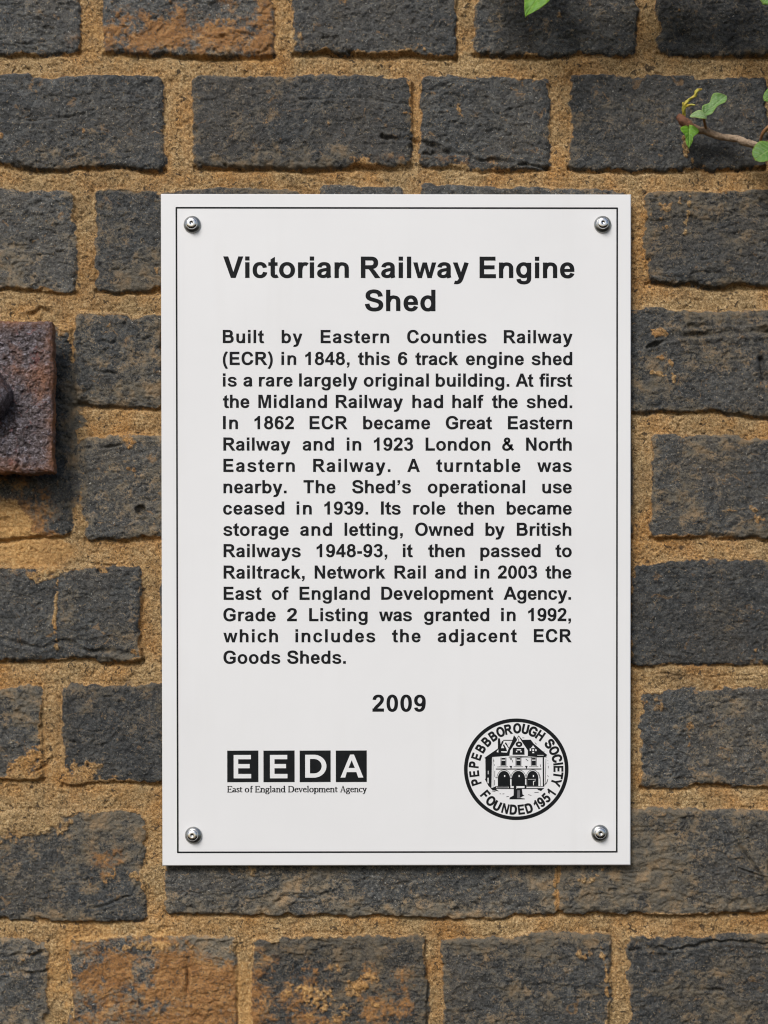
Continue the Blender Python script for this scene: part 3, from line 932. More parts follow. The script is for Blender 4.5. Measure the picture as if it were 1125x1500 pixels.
SF = {
    'E': (640, stem(140, 0, 680) + [R_(60, 640, 560, 680), R_(140, 325, 430, 362), R_(60, 0, 590, 40), P_([(525, 680), (560, 680), (575, 520), (550, 520)]), P_([(560, 0), (590, 0), (620, 170), (595, 170)]), R_(415, 270, 440, 420)]),
    'D': (760, stem(140, 0, 680) + [('s', path('M 60 655 L 330 655 C 540 655 640 530 640 340 C 640 150 540 22 330 22 L 60 22'), 52, 22, False)]),
    'A': (720, [P_([(95, 0), (345, 700), (390, 700), (650, 0), (545, 0), (470, 215), (215, 215), (140, 0)], [(230, 255), (455, 255), (345, 570)]), R_(20, 0, 230, 34), R_(455, 0, 720, 34)]),
    'a': (470, [SC('M 90 370 C 110 430 160 440 205 440 C 290 440 320 400 320 320 L 320 90 C 320 40 360 20 430 50'), SC('M 320 270 C 220 250 90 220 90 120 C 90 20 240 -10 320 110')]),
    's': (390, [SC('M 310 350 C 290 420 240 440 190 440 C 60 440 60 310 150 270 L 250 220 C 350 160 330 15 190 15 C 120 15 80 50 60 130')]),
    't': (330, [SC('M 140 580 L 140 120 C 140 20 220 0 310 60'), R_(30, 420, 300, 455)]),
    'o': (530, [('s', ell(265, 228, 185, 215), 46, 20, True)]),
    'f': (330, stem(140, 0, 560) + [SC('M 140 540 C 140 680 220 700 330 650'), R_(40, 420, 300, 455)]),
    'n': (570, stem(130, 0, 455, True, True) + stem(430, 0, 320) + [SC('M 150 340 C 200 430 270 440 320 430 C 410 420 430 370 430 300')]),
    'g': (510, [('s', ell(225, 290, 135, 150), 42, 20, True), SC('M 170 160 C 90 120 90 60 180 60 L 320 50 C 470 40 460 -180 240 -190 C 50 -195 20 -80 150 10'), R_(340, 400, 480, 450)]),
    'l': (290, stem(140, 0, 700, True, True)),
    'd': (550, [('s', ell(240, 228, 170, 215), 46, 20, True)] + stem(415, 0, 700, False, True) + [R_(415, 0, 530, 34)]),
    'e': (470, [SC('M 90 270 L 380 270 C 380 380 330 440 250 440 C 140 440 80 340 80 225 C 80 100 150 20 260 20 C 330 20 380 50 420 110')]),
    'v': (510, [P_([(40, 440), (150, 440), (280, 110), (390, 440), (440, 440), (275, -10), (230, -10)]), R_(0, 425, 200, 455), R_(335, 425, 500, 455)]),
    'p': (560, stem(130, -200, 455, True, True) + [('s', ell(320, 228, 165, 215), 46, 20, True)]),
    'm': (850, stem(130, 0, 455, True, True) + stem(420, 0, 320) + stem(710, 0, 320) + [SC('M 150 340 C 200 430 260 440 310 430 C 400 420 420 370 420 300'), SC('M 440 340 C 490 430 550 440 600 430 C 690 420 710 370 710 300')]),
    'c': (450, [SC('M 370 360 C 350 425 300 440 250 440 C 140 440 80 340 80 225 C 80 100 150 20 250 20 C 320 20 370 50 400 110')]),
    'y': (510, [P_([(40, 440), (150, 440), (300, 60), (250, -20)]), SC('M 420 440 L 250 -40 C 200 -170 150 -200 60 -170'), R_(0, 425, 200, 455), R_(335, 425, 500, 455)]),
}
cap = Ink()
for t, a, b in (('East', 332.2, 354.5), ('of', 358, 370), ('England', 373, 417.5), ('Development', 421.4, 494.2), ('Agency', 497.4, 536.6)):
    word(cap, t, a, b, 1159.4, 9.0 / 0.68, SF, 1.45, 1.8, 16)
cap.build('caption', m_ink.m, logo)

# --- society seal
seal = bpy.data.objects.new('society_seal', None)
COL.objects.link(seal); seal.parent = plaque; seal.empty_display_size = 0.01
SX, SY = 756.1, 1126.1


def ring_ink(rx0, ry0, rx1, ry1, name, mat):
    k = Ink()
    an = np.linspace(0, 2 * math.pi, 97)[:-1]
    k.strip([(SX + rx0 * math.cos(a), SY + ry0 * math.sin(a)) for a in an], [(SX + rx1 * math.cos(a), SY + ry1 * math.sin(a)) for a in an], True)
    return k.build(name, mat, seal)


ring_ink(76.8, 74.6, 71.4, 69.3, 'ring', m_ink.m)
sl = Ink()


def place(ch, cx, cy, size, flip=False, wide=0.86):
    """a letter standing on a circle about the seal's middle"""
    dx, dy = cx - SX, (cy - SY) * 1.03
    l = math.hypot(dx, dy); ox, oy = dx / l, dy / l
    if flip:
        upx, upy = -ox, -oy
    else:
        upx, upy = ox, oy
    rx, ry = -upy, upx
    g = GL[ch]; k = size / 716
    l0, r0 = ink_box(ch, GL)

    def tf(x, y):
        a = (x - (l0 + r0) / 2) * k * wide; b = (y - 358) * k
        return cx + rx * a + upx * b, cy + ry * a + upy * b
    draw(sl, ch, GL, tf, 1.42, 1.42, 16)


for ch, x, y in (('P', 697.2, 1144.6), ('E', 694.4, 1132.6), ('P', 694, 1119.4), ('E', 697.8, 1107.4), ('B', 703.9, 1095.6), ('B', 712.3, 1085.6),
                 ('B', 721.9, 1077.6), ('O', 733, 1071.2), ('R', 744.4, 1067.6), ('O', 757.5, 1066), ('U', 769.6, 1067), ('G', 780.8, 1070.8),
                 ('H', 791.4, 1076.6), ('S', 805.2, 1088.6), ('O', 811.8, 1098.8), ('C', 816, 1110.3), ('I', 817.7, 1118.3), ('E', 818, 1125.6),
                 ('T', 817.6, 1135), ('Y', 814.6, 1145.2)):
    place(ch, x, y, 14.0, False, 0.78 if ch in 'BEP' else 0.82 if ch in 'ORU' else 0.86)
for ch, x, y in (('F', 710.7, 1163.4), ('O', 718.8, 1172.6), ('U', 728.2, 1179.6), ('N', 740.2, 1183.8), ('D', 751.8, 1185.4), ('E', 763.4, 1185.2),
                 ('D', 774.6, 1183.2), ('1', 785.6, 1178.8), ('9', 792.6, 1174.2), ('5', 799.8, 1168), ('1', 807.4, 1160.6)):
    place(ch, x, y, 14.0, True, 0.84)
sl.build('seal_lettering', m_ink.m, seal)

gh = Ink(); gg = Ink(); gw = Ink()
Q = 9.783


def zz(*pts):
    return [(700 + x / Q, 1070 + y / Q) for x, y in pts]


def zl(w, *pts):
    gh.line(zz(*pts), w / Q, lift=2)


# roofs
gh.poly([zz((90, 385), (285, 250), (285, 105), (315, 105), (325, 190), (345, 140), (370, 150), (330, 230), (400, 160), (445, 240), (495, 130), (515, 60), (545, 95), (560, 130), (460, 280), (450, 355), (205, 372), (200, 390), (115, 405))])
gh.poly([zz((585, 65), (640, 130), (760, 130), (800, 180), (995, 345), (960, 375), (715, 360), (715, 270), (635, 155))], lift=1)
zl(12, (360, 132), (500, 132)); zl(12, (640, 132), (760, 130)); zl(9, (585, 68), (505, 195), (455, 275)); zl(9, (585, 68), (640, 160), (715, 270))
# middle gable
gh.poly([zz((500, 240), (665, 240), (668, 340), (495, 340))], lift=1)
gh.poly([[(700 + (588 + 48 * math.cos(a)) / Q, 1070 + (190 + 40 * math.sin(a)) / Q) for a in np.linspace(0, 6.2832, 20)[:-1]]], lift=1)
zl(8, (580, 110), (585, 150)); zl(7, (450, 358), (720, 368)); zl(9, (440, 375), (990, 372))
for (x0, y0, x1, y1) in ((555, 262, 618, 278), (545, 285, 562, 305), (608, 285, 626, 305), (572, 180, 605, 200)):
    gw.poly([zz((x0, y0), (x1, y0), (x1, y1), (x0, y1))], lift=5)
# dormers cut in the roof
for p in (((330, 245), (352, 195), (375, 245)), ((360, 165), (375, 165), (440, 250), (420, 300), (405, 250)), ((330, 290), (420, 290), (415, 310), (335, 305)),
          ((265, 300), (290, 262), (292, 308)), ((390, 150), (470, 150), (435, 195))):
    gw.poly([zz(*p)], lift=5)
for p in (((760, 245), (790, 205), (818, 245)), ((742, 250), (762, 250), (762, 285), (742, 285)), ((780, 258), (805, 258), (805, 288), (780, 288)), ((822, 255), (842, 268), (838, 290), (822, 288)),
          ((778, 300), (806, 300), (806, 318), (778, 318)), ((850, 345), (940, 345), (940, 352), (850, 352))):
    gw.poly([zz(*p)], lift=5)
# left side wall in shade, corner lines
gh.poly([zz((105, 400), (200, 385), (192, 828), (150, 790), (98, 690), (108, 680))])
for a, b in (((140, 570), (150, 620)), ((135, 670), (152, 750))):
    gw.poly([zz(a, (b[0], a[1]), b, (a[0], b[1]))], lift=5)
zl(5, (215, 380), (215, 800)); zl(20, (938, 378), (940, 800)); zl(6, (975, 400), (965, 770)); zl(9, (940, 790), (985, 745), (1003, 690))
# first floor windows
for x in (365, 580, 800):
    gh.poly([zz((x - 25, 385), (x + 25, 385), (x + 25, 410), (x - 25, 410))])
    gh.poly([zz((x - 27, 425), (x + 27, 425), (x + 27, 495), (x - 27, 495))])
    gg.poly([zz((x - 42, 380), (x - 28, 380), (x - 28, 500), (x - 42, 500))]); gg.poly([zz((x + 28, 380), (x + 42, 380), (x + 42, 500), (x + 28, 500))])
    zl(6, (x - 70, 512), (x + 65, 512))
zl(7, (330, 450), (330, 495))
for x in (470, 692):
    gh.poly([zz((x - 22, 500), (x + 22, 500), (x + 12, 525), (x + 4, 545), (x - 8, 520))])
for p in (((455, 395), (485, 395), (478, 412), (460, 412)), ((490, 415), (500, 450)), ((685, 400), (720, 430)), ((225, 410), (228, 440)), ((235, 480), (238, 495)), ((892, 480), (900, 515))):
    zl(8, *p)
zl(14, (255, 545), (910, 545)); zl(6, (270, 515), (420, 515))
# arcade: three dark arches with lighter rims
for cx, w_, top in ((372, 88, 572), (580, 95, 572), (785, 82, 572)):
    arch = [(cx - w_, 790)] + [(cx - w_ * math.cos(a), 680 - (680 - top) * math.sin(a)) for a in np.linspace(0, math.pi, 18)] + [(cx + w_, 790)]
    gh.poly([zz(*arch)])
    rim = [(cx - (w_ + 14) * math.cos(a), 680 - (680 - top + 16) * math.sin(a)) for a in np.linspace(0, math.pi, 18)]
    zl(6, *rim)
    gw.poly([zz((cx + 2, 632), (cx + 18, 632), (cx + 18, 660), (cx + 2, 660))], lift=5)
for x in (470, 682):
    zl(6, (x - 14, 670), (x - 14, 790)); zl(6, (x + 14, 670), (x + 14, 790)); zl(8, (x - 22, 680), (x + 22, 680))
zl(7, (240, 570), (240, 660), (280, 668)); zl(7, (238, 700), (238, 780)); zl(7, (868, 590), (892, 660), (895, 790)); zl(6, (855, 640), (860, 790))
zl(12, (260, 825), (520, 825)); zl(12, (560, 825), (945, 825)); zl(7, (250, 795), (445, 795)); zl(7, (690, 797), (930, 797))
gh.poly([zz((440, 770), (465, 770), (465, 828), (440, 828))]); gh.poly([zz((668, 770), (695, 770), (695, 828), (668, 828))])
gg.poly([zz((270, 800), (430, 800), (430, 815), (270, 815))]); gw.poly([zz((715, 690), (830, 690), (830, 695), (715, 695))], lift=5)
gw.poly([zz((790, 720), (828, 712), (828, 718), (800, 728), (800, 780), (792, 780))], lift=5)
gh.poly([zz((180, 825), (260, 790), (265, 840), (300, 865), (210, 850))]); gh.poly([zz((840, 820), (945, 822), (905, 862), (860, 845))])
# statue in front
gh.poly([zz((515, 705), (545, 690), (580, 705), (600, 740), (548, 780), (552, 830), (630, 830), (640, 910), (665, 925), (600, 960), (672, 970), (672, 980), (450, 980), (455, 955), (510, 925))], lift=1)
gg.poly([zz((565, 850), (600, 850), (602, 965), (560, 965))], lift=3)
zl(9, (570, 840), (612, 838), (612, 870))
for p in (((310, 900), (330, 902)), ((350, 903), (378, 900)), ((405, 945), (440, 938)), ((810, 885), (870, 878)), ((720, 912), (765, 925)), ((635, 98), (665, 98)), ((815, 165), (840, 190)), ((945, 285), (950, 300)),
          ((1003, 420), (1003, 430)), ((1003, 465), (1006, 475)), ((1008, 500), (1010, 535)), ((1000, 635), (1010, 660)), ((200, 860), (250, 868))):
    zl(7, *p)
gh.build('building_drawing', m_ink.m, seal)
gg.build('hatching', m_inkg.m, seal)
gw.build('highlights', m_white.m, seal)

# --- screws
m_steel = Mat('stainless_steel', 0.22, 1.0, 0.5)
m_steel.color(m_steel.ramp(m_steel.noise(300, 3), [(0.3, (0.58, 0.58, 0.57)), (0.7, (0.72, 0.72, 0.71))]))
m_steel.rough(m_steel.ramp(m_steel.noise(500, 3), [(0.3, 0.16), (0.7, 0.34)]))
m_wash = Mat('dull_steel_cup', 0.35, 1.0, 0.5)
m_wash.color(m_wash.ramp(m_wash.noise(400, 3), [(0.3, (0.30, 0.30, 0.28)), (0.7, (0.46, 0.46, 0.44))]))
m_sock = Mat('socket_steel', 0.4, 1.0, 0.5)
m_sock.color((0.30, 0.30, 0.30))


def lathe(prof, n=40, cap=True):
    """(radius, height) turned about the axis that points out of the wall"""
    v, f = [], []
    for r, h in prof:
        for k in range(n):
            a = 2 * math.pi * k / n
            v.append((r * math.cos(a), -h, r * math.sin(a)))
    for i in range(len(prof) - 1):
        for k in range(n):
            k2 = (k + 1) % n
            f.append((i * n + k, i * n + k2, (i + 1) * n + k2, (i + 1) * n + k))
    v.append((0, -prof[-1][1], 0)); c = len(v) - 1
    i = len(prof) - 1
    for k in range(n):
        f.append((i * n + k, i * n + (k + 1) % n, c))
    return v, f


R0 = 12.6 * S
wv_, wf_ = lathe([(R0 * .98, 0.0001), (R0, 0.0006), (R0 * 0.97, 0.0011), (R0 * 0.90, 0.0017), (R0 * 0.80, 0.0024), (R0 * 0.68, 0.0030), (R0 * 0.62, 0.0031)])
hr = 8.4 * S
hv_, hf_ = lathe([(hr, 0.0029), (hr * 1.0, 0.0040), (hr * 0.97, 0.0047), (hr * 0.88, 0.0053), (hr * 0.74, 0.0057), (hr * 0.34, 0.0060), (hr * 0.28, 0.0059), (hr * 0.26, 0.0054)])
kv_, kf_ = lathe([(hr * 0.265, 0.0055), (hr * 0.18, 0.0053)], 12)
rs = random.Random(3)
for (x, y) in ((282.7, 330.2), (882.4, 329.4), (282.4, 1222.4), (878.9, 1220.2)):
    sc = bpy.data.objects.new('screw', None)
    COL.objects.link(sc); sc.parent = plaque; sc.empty_display_size = 0.01
    sc.location = sheet(x, y)
    sc.rotation_euler = (math.radians(rs.uniform(-4, 4)), math.radians(rs.uniform(0, 360)), math.radians(rs.uniform(-4, 4)))
    link_mesh('cup_washer', wv_, wf_, m_wash.m, sc, True)
    link_mesh('screw_head', hv_, hf_, m_steel.m, sc, True)
    link_mesh('socket', kv_, kf_, m_sock.m, sc)

# ------------------------------------------------------------------ rusty iron pattress plate on the left
m_iron = Mat('rusty_iron', 0.6, 0.0, 0.5)
i1 = m_iron.noise(26, 5, 0.65)
i2 = m_iron.noise(230, 4, 0.65, 1.2)
i3 = m_iron.noise(150, 3, 0.6, 0.8)
ci = m_iron.ramp(i2, [(0.30, (0.016, 0.011, 0.011)), (0.44, (0.050, 0.036, 0.036)), (0.56, (0.115, 0.094, 0.100)), (0.70, (0.30, 0.27, 0.30))])
ci = m_iron.mix(m_iron.ramp(i1, [(0.52, 0.0), (0.66, 0.85)]), ci, m_iron.ramp(i2, [(0.3, (0.045, 0.018, 0.009)), (0.7, (0.26, 0.10, 0.036))]))
ci = m_iron.mix(m_iron.ramp(i3, [(0.60, 0.0), (0.70, 0.7)]), ci, (0.17, 0.055, 0.045))
eg = m_iron.attr('edge')
ci = m_iron.mix(m_iron.math('MULTIPLY', eg.outputs['Fac'], m_iron.ramp(m_iron.noise(70, 3), [(0.35, 0.2), (0.6, 0.9)])), ci, (0.27, 0.105, 0.034))
m_iron.color(ci)
m_iron.rough(m_iron.ramp(i2, [(0.3, 0.75), (0.7, 0.38)]))
m_iron.bump(m_iron.math('ADD', m_iron.noise(260, 3, 0.6, 1.0), m_iron.math('MULTIPLY', m_iron.noise(600, 2), 0.4)), 1.0, 0.0024)

HP = 0.035                                         # front of the plate stands this far out
pc = at(-30, 581, HP)
iron = empty('iron_plate', 'rusty pitted square iron tie plate with a bolt, beside the plaque', 'plate', (pc.x, 0.0, pc.z))
a_tr = at(78, 470, HP); a_br = at(78, 691, HP)
half_w = a_tr.x - pc.x
z_t = a_tr.z - pc.z; z_b = a_br.z - pc.z
nx_, nz_ = 220, 220
gx = np.linspace(-half_w, half_w, nx_); gz = np.linspace(z_b, z_t, nz_)
GX, GZ = np.meshgrid(gx, gz)
uu = GX / S; vv2 = GZ / S
ed = np.minimum(np.minimum(half_w - np.abs(GX), GZ - z_b), z_t - GZ)
rn_ = fbm(uu / 6.5, vv2 / 6.5, 201, 3)
hpl = 0.6 * fbm(uu / 34, vv2 / 34, 205, 3) + 1.3 * rn_ - 1.0 * sstep(0.25, 0.5, fbm(uu / 12, vv2 / 12, 215, 3)) + 0.7 * sstep(-0.02, 0.05, fbm(uu / 28, vv2 / 22, 217, 4)) + 0.5 * np.maximum(ridge(vnoise(uu / 7, vv2 / 6, 207)), 0.2)
hpl = hpl * np.clip(ed / 0.004, 0.35, 1)
yy = -HP - hpl * 0.001 + 0.0022 * (1 - np.clip(ed / 0.0035, 0, 1)) ** 2
jit = 0.0011
GXj = GX + np.where(np.abs(np.abs(GX) - half_w) < 1e-6, jit * fbm(vv2 / 14, uu / 14, 209, 3) * 1.4, 0)
GZj = GZ + np.where((np.abs(GZ - z_b) < 1e-6) | (np.abs(GZ - z_t) < 1e-6), jit * fbm(uu / 16, vv2 / 16, 211, 3) * 1.6, 0)
verts = np.stack([GXj, yy, GZj], -1).reshape(-1, 3)
ii = np.arange(nx_ * nz_).reshape(nz_, nx_)
faces = np.stack([ii[:-1, :-1], ii[:-1, 1:], ii[1:, 1:], ii[1:, :-1]], -1).reshape(-1, 4).tolist()
rim = list(ii[0, :]) + list(ii[1:, -1]) + list(ii[-1, -2::-1]) + list(ii[-2:0:-1, 0])
TH = 0.014
vl = verts.tolist(); nb = len(vl); edge_vals = np.exp(-ed / 0.0045).reshape(-1).tolist()
L3 = 4
for l in range(1, L3 + 1):
    for q, r_ in enumerate(rim):
        x, y, z = verts[r_]
        wob_ = 0.0006 * math.sin(q * 0.9 + l * 2.1) * math.sin(q * 0.23)
        vl.append([x * (1 + wob_ / half_w), y + (-HP + TH - y) * l / L3, z + wob_]); edge_vals.append(1.0)
nrim = len(rim)
for l in range(L3):
    for q in range(nrim):
        q2 = (q + 1) % nrim
        a0 = rim[q] if l == 0 else nb + (l - 1) * nrim + q
        a1 = rim[q2] if l == 0 else nb + (l - 1) * nrim + q2
        faces.append([a0, nb + l * nrim + q, nb + l * nrim + q2, a1])
faces.append([nb + (L3 - 1) * nrim + q for q in range(nrim)])
plate = link_mesh('plate_body', vl, faces, m_iron.m, iron, True)
ea = plate.data.attributes.new('edge', 'FLOAT', 'POINT')
ea.data.foreach_set('value', np.array(edge_vals, np.float32))

# the bolt end: a worn rounded nut
n = 48; vb, fb = [], []
RB = 46 * S
prof = [(1.02, 0.0), (1.04, 0.006), (1.0, 0.014), (0.93, 0.019), (0.78, 0.023), (0.55, 0.0255), (0.25, 0.0265)]
for j, (r, h) in enumerate(prof):
    for k in range(n):
        a = 2 * math.pi * k / n
        q = 1 + 0.05 * math.cos(4 * a + 0.6) + 0.025 * math.sin(7 * a + j) + 0.02 * math.sin(13 * a - 2 * j)
        vb.append((RB * r * q * math.cos(a), -(HP - 0.002) - h * (1 + 0.05 * math.sin(5 * a + j)), RB * r * q * math.sin(a)))
for j in range(len(prof) - 1):
    for k in range(n):
        fb.append((j * n + k, j * n + (k + 1) % n, (j + 1) * n + (k + 1) % n, (j + 1) * n + k))
vb.append((0, -HP - 0.0265, 0))
for k in range(n):
    fb.append(((len(prof) - 1) * n + k, (len(prof) - 1) * n + (k + 1) % n, len(vb) - 1))
bolt = link_mesh('bolt_head', vb, fb, m_iron.m, iron, True)
# the tie rod that carries the plate out of the wall
rv, rf = [], []
for y in (-HP + TH - 0.001, 0.05):
    for k in range(24):
        a = 2 * math.pi * k / 24
        rv.append((0.016 * math.cos(a), y, 0.016 * math.sin(a)))
for k in range(24):
    rf.append((k, (k + 1) % 24, 24 + (k + 1) % 24, 24 + k))
link_mesh('tie_rod', rv, rf, m_iron.m, iron, True)

# ------------------------------------------------------------------ climbing plant sprigs
def leaf_mat(name, dark, light, vein, transl=0.3):
    m = Mat(name, 0.45, 0, 0.45)
    at2 = m.attr('leaf')
    r, g, b_ = m.sep(at2.outputs['Color'])[:3]
    base = m.ramp(m.noise(130, 4, 0.6), [(0.3, dark), (0.7, light)])
    base = m.mix(m.math('MULTIPLY', r, 0.75), base, vein)
    base = m.mix(m.math('MULTIPLY', g, 0.65), base, (light[0] * 1.7, light[1] * 1.35, light[2] * 0.9))
    m.color(base)
    m.bump(m.math('ADD', m.math('MULTIPLY', r, -0.7), m.math('MULTIPLY', m.noise(260, 4, 0.6), 0.9)), 0.8, 0.0012)
    tr = m.t.nodes.new('ShaderNodeBsdfTranslucent')
    m.link(base, tr.inputs[0])
    mx = m.t.nodes.new('ShaderNodeMixShader')
    mx.inputs[0].default_value = transl
    m.link(m.b.outputs[0], mx.inputs[1]); m.link(tr.outputs[0], mx.inputs[2])
    out = [n_ for n_ in m.t.nodes if n_.type == 'OUTPUT_MATERIAL'][0]
    m.link(mx.outputs[0], out.inputs[0])
    return m.m


m_leaf = leaf_mat('fresh_green_leaf', (0.060, 0.17, 0.020), (0.15, 0.31, 0.050), (0.34, 0.48, 0.17))
m_leaf_b = leaf_mat('bright_young_leaf', (0.09, 0.24, 0.012), (0.18, 0.40, 0.030), (0.32, 0.52, 0.10))
m_leaf_p = leaf_mat('pale_downy_leaf', (0.17, 0.30, 0.085), (0.31, 0.46, 0.19), (0.46, 0.58, 0.34), 0.2)
m_leaf_m = leaf_mat('creased_green_leaf', (0.10, 0.22, 0.050), (0.21, 0.38, 0.11), (0.44, 0.58, 0.30), 0.2)
m_bark = Mat('grey_brown_bark', 0.8, 0, 0.3)
bb_ = m_bark.attr('along')
cb = m_bark.ramp(bb_.outputs['Fac'], [(0.0, (0.20, 0.080, 0.045)), (0.16, (0.23, 0.105, 0.060)), (0.26, (0.36, 0.25, 0.16)), (1.0, (0.50, 0.38, 0.27))])
cb = m_bark.mix(m_bark.ramp(m_bark.noise(420, 4, 0.65), [(0.45, 0.0), (0.68, 0.7)]), cb, (0.10, 0.065, 0.042))
m_bark.color(cb)
m_bark.bump(m_bark.noise(420, 4, 0.65), 1.0, 0.0018)
m_bud = Mat('yellow_green_bud', 0.5, 0, 0.4)
m_bud.color(m_bud.ramp(m_bud.noise(200, 3), [(0.35, (0.30, 0.30, 0.035)), (0.55, (0.46, 0.38, 0.05)), (0.7, (0.45, 0.20, 0.03))]))
m_pet = Mat('red_brown_stalk', 0.55, 0, 0.4)
m_pet.color(m_pet.ramp(m_pet.noise(250, 3), [(0.35, (0.19, 0.080, 0.035)), (0.65, (0.34, 0.18, 0.075))]))


def make_leaf(parent, base, tip, normal, width, mat, fold=0.25, curl=0.25, shape='ovate', wave=0.04, seed=0, name='leaf', label=None):
    """leaf blade from base to tip (world points), facing normal"""
    base = Vector(base); tip = Vector(tip)
    ax = tip - base; Ln = ax.length; ax.normalize()
    nn = Vector(normal); nn = (nn - ax * nn.dot(ax)).normalized()
    side = ax.cross(nn).normalized()
    ns, nt = 26, 18
    rnd = random.Random(seed)
    ph = rnd.uniform(0, 6)

    def wid(s):
        if shape == 'ovate':
            return (math.sin(math.pi * min(1, s ** 0.62)) ** 0.85) * (1 - 0.25 * s) if 0 < s < 1 else 0
        if shape == 'round':
            return math.sqrt(max(0, 1 - (2 * s - 1) ** 2)) if 0 < s < 1 else 0
        if shape == 'lobed':
            return (0.70 * math.exp(-((s - 0.22) / 0.24) ** 2) + 1.0 * math.exp(-((s - 0.70) / 0.27) ** 2)) * math.sqrt(max(0, 1 - (2 * s - 1) ** 6))
        if shape == 'heart':
            return (math.exp(-((s - 0.22) / 0.24) ** 2) * 1.0 + 0.34 * math.exp(-((s - 0.7) / 0.26) ** 2)) * math.sqrt(max(0, 1 - (2 * s - 1) ** 8))
    v, vals, f = [], [], []
    for i in range(ns + 1):
        s = i / ns
        w = wid(s) * width / 2
        for j in range(nt + 1):
            t = j / nt * 2 - 1
            x = t * w
            back = 0
            if shape == 'heart' and s < 0.3:
                back = -0.16 * Ln * abs(t) ** 1.5 * (1 - s / 0.3)
            z = fold * abs(x) * (1 if True else 0) - curl * Ln * (s - 0.35) ** 2 + wave * Ln * math.sin(s * 9 + ph + 1.2 * t) * t * t
            p = base + ax * (s * Ln + back) + side * x + nn * z
            vein = max(math.exp(-(abs(t) * w / 0.00055) ** 2), 0.8 * math.exp(-((((s * 6.0 - abs(t) * 1.25) % 1) - 0.5) / 0.10) ** 2) * (1 if 0.03 < s < 0.97 else 0))
            edge_ = max(abs(t) ** 10, (s > 0.93) * (s - 0.93) / 0.07)
            v.append(p); vals.append((vein, edge_, 0, 1))
    for i in range(ns):
        for j in range(nt):
            a = i * (nt + 1) + j
            f.append((a, a + 1, a + nt + 2, a + nt + 1))
    if parent:
        v = local(parent, v)
    o = link_mesh(name, v, f, mat, parent, True)
    at3 = o.data.attributes.new('leaf', 'FLOAT_COLOR', 'POINT')
    at3.data.foreach_set('color', np.array(vals, np.float32).ravel())
    md = o.modifiers.new('thickness', 'SOLIDIFY'); md.thickness = 0.0004; md.offset = 0
    if label:
        o['label'] = label
    return o


def catmull(pts, n=10):
    out = []
    P = [pts[0]] + list(pts) + [pts[-1]]
    for i in range(1, len(P) - 2):
        for k in range(n):
            t = k / n
            a, b, c, d = P[i - 1], P[i], P[i + 1], P[i + 2]
            out.append(tuple(0.5 * (2 * b[q] + (c[q] - a[q]) * t + (2 * a[q] - 5 * b[q] + 4 * c[q] - d[q]) * t * t + (3 * b[q] - a[q] - 3 * c[q] + d[q]) * t ** 3) for q in range(len(b))))
    out.append(tuple(pts[-1]))
    return out


def tube(pts4, name, mat, parent, rough=0.08, seed=1, ns=14):
    """pts4: (px, py, h, radius in units) -> a round tapering stem"""
    rnd = random.Random(seed)
    c = catmull(pts4, 8)
    P = [at(x, y, h) for x, y, h, r in c]
    v, f, al = [], [], []
    m = len(P)
    for i, p in enumerate(P):
        d = (P[min(i + 1, m - 1)] - P[max(i - 1, 0)]).normalized()
        s = d.cross(Vector((0, 1, 0))).normalized(); u_ = s.cross(d)
        for k in range(ns):
            a = 2 * math.pi * k / ns
            r = c[i][3] * S * (1 + rough * (math.sin(3 * a + i * .7) + rnd.uniform(-1, 1) * 0.7))
            v.append(p + (s * math.cos(a) + u_ * math.sin(a)) * r); al.append(i / (m - 1))
    for i in range(m - 1):
        for k in range(ns):
            f.append((i * ns + k, i * ns + (k + 1) % ns, (i + 1) * ns + (k + 1) % ns, (i + 1) * ns + k))
    v.append(P[0]); v.append(P[-1]); al += [0, 1]
    for k in range(ns):
        f.append(((k + 1) % ns, k, len(v) - 2)); f.append(((m - 1) * ns + k, (m - 1) * ns + (k + 1) % ns, len(v) - 1))
    if parent:
        v = local(parent, v)
    o = link_mesh(name, v, f, mat, parent, True)
    ab = o.data.attributes.new('along', 'FLOAT', 'POINT')
    ab.data.foreach_set('value', np.array(al, np.float32))
    return o


# sprig at the upper right
HS = 0.016
sp = empty('creeper_sprig', 'bare brown creeper twig with small curled leaves and yellow buds on the upper right bricks', 'plant', at(1200, 232, HS))
tube([(993, 171, HS + .004, 4.6), (1000, 178, HS + .005, 6.4), (1010, 185, HS + .004, 5.9), (1022, 191, HS + .002, 4.9), (1034, 193, HS, 5.4), (1048, 199, HS, 4.8), (1062, 202, HS, 4.7), (1078, 204, HS + .002, 4.8),
      (1094, 210, HS + .004, 5.2), (1112, 215, HS + .003, 4.7), (1150, 226, HS, 6), (1220, 236, HS, 6.5), (1300, 230, HS - 0.01, 7)], 'stem', m_bark.m, sp, 0.09, 3)
tube([(1034, 194, HS, 2.4), (1033, 186, HS + .004, 2.0), (1031, 178, HS + .009, 2.0), (1032, 170, HS + .013, 1.8)], 'leaf_stalk', m_pet.m, sp, 0.05, 5)
tube([(1032, 178, HS + .006, 1.6), (1027, 173, HS + .010, 1.6), (1020, 171, HS + .013, 1.2)], 'leaf_stalk', m_pet.m, sp, 0.05, 6)
make_leaf(sp, at(1029, 171, HS + .012), at(1063, 140, HS + .016), (-0.35, -1, 0.45), 25 * S, m_leaf_m, 0.45, 0.15, 'lobed', 0.06, 3)
make_leaf(sp, at(1036, 173, HS + .016), at(1015, 165, HS + .020), (0.2, -1, 0.5), 15 * S, m_leaf_p, 0.15, 0.9, 'round', 0.04, 4)
make_leaf(sp, at(1009, 188, HS + .008), at(1009, 216, HS + .012), (0.05, -1, 0.30), 27 * S, m_leaf_b, 0.28, 0.25, 'heart', 0.05, 5)
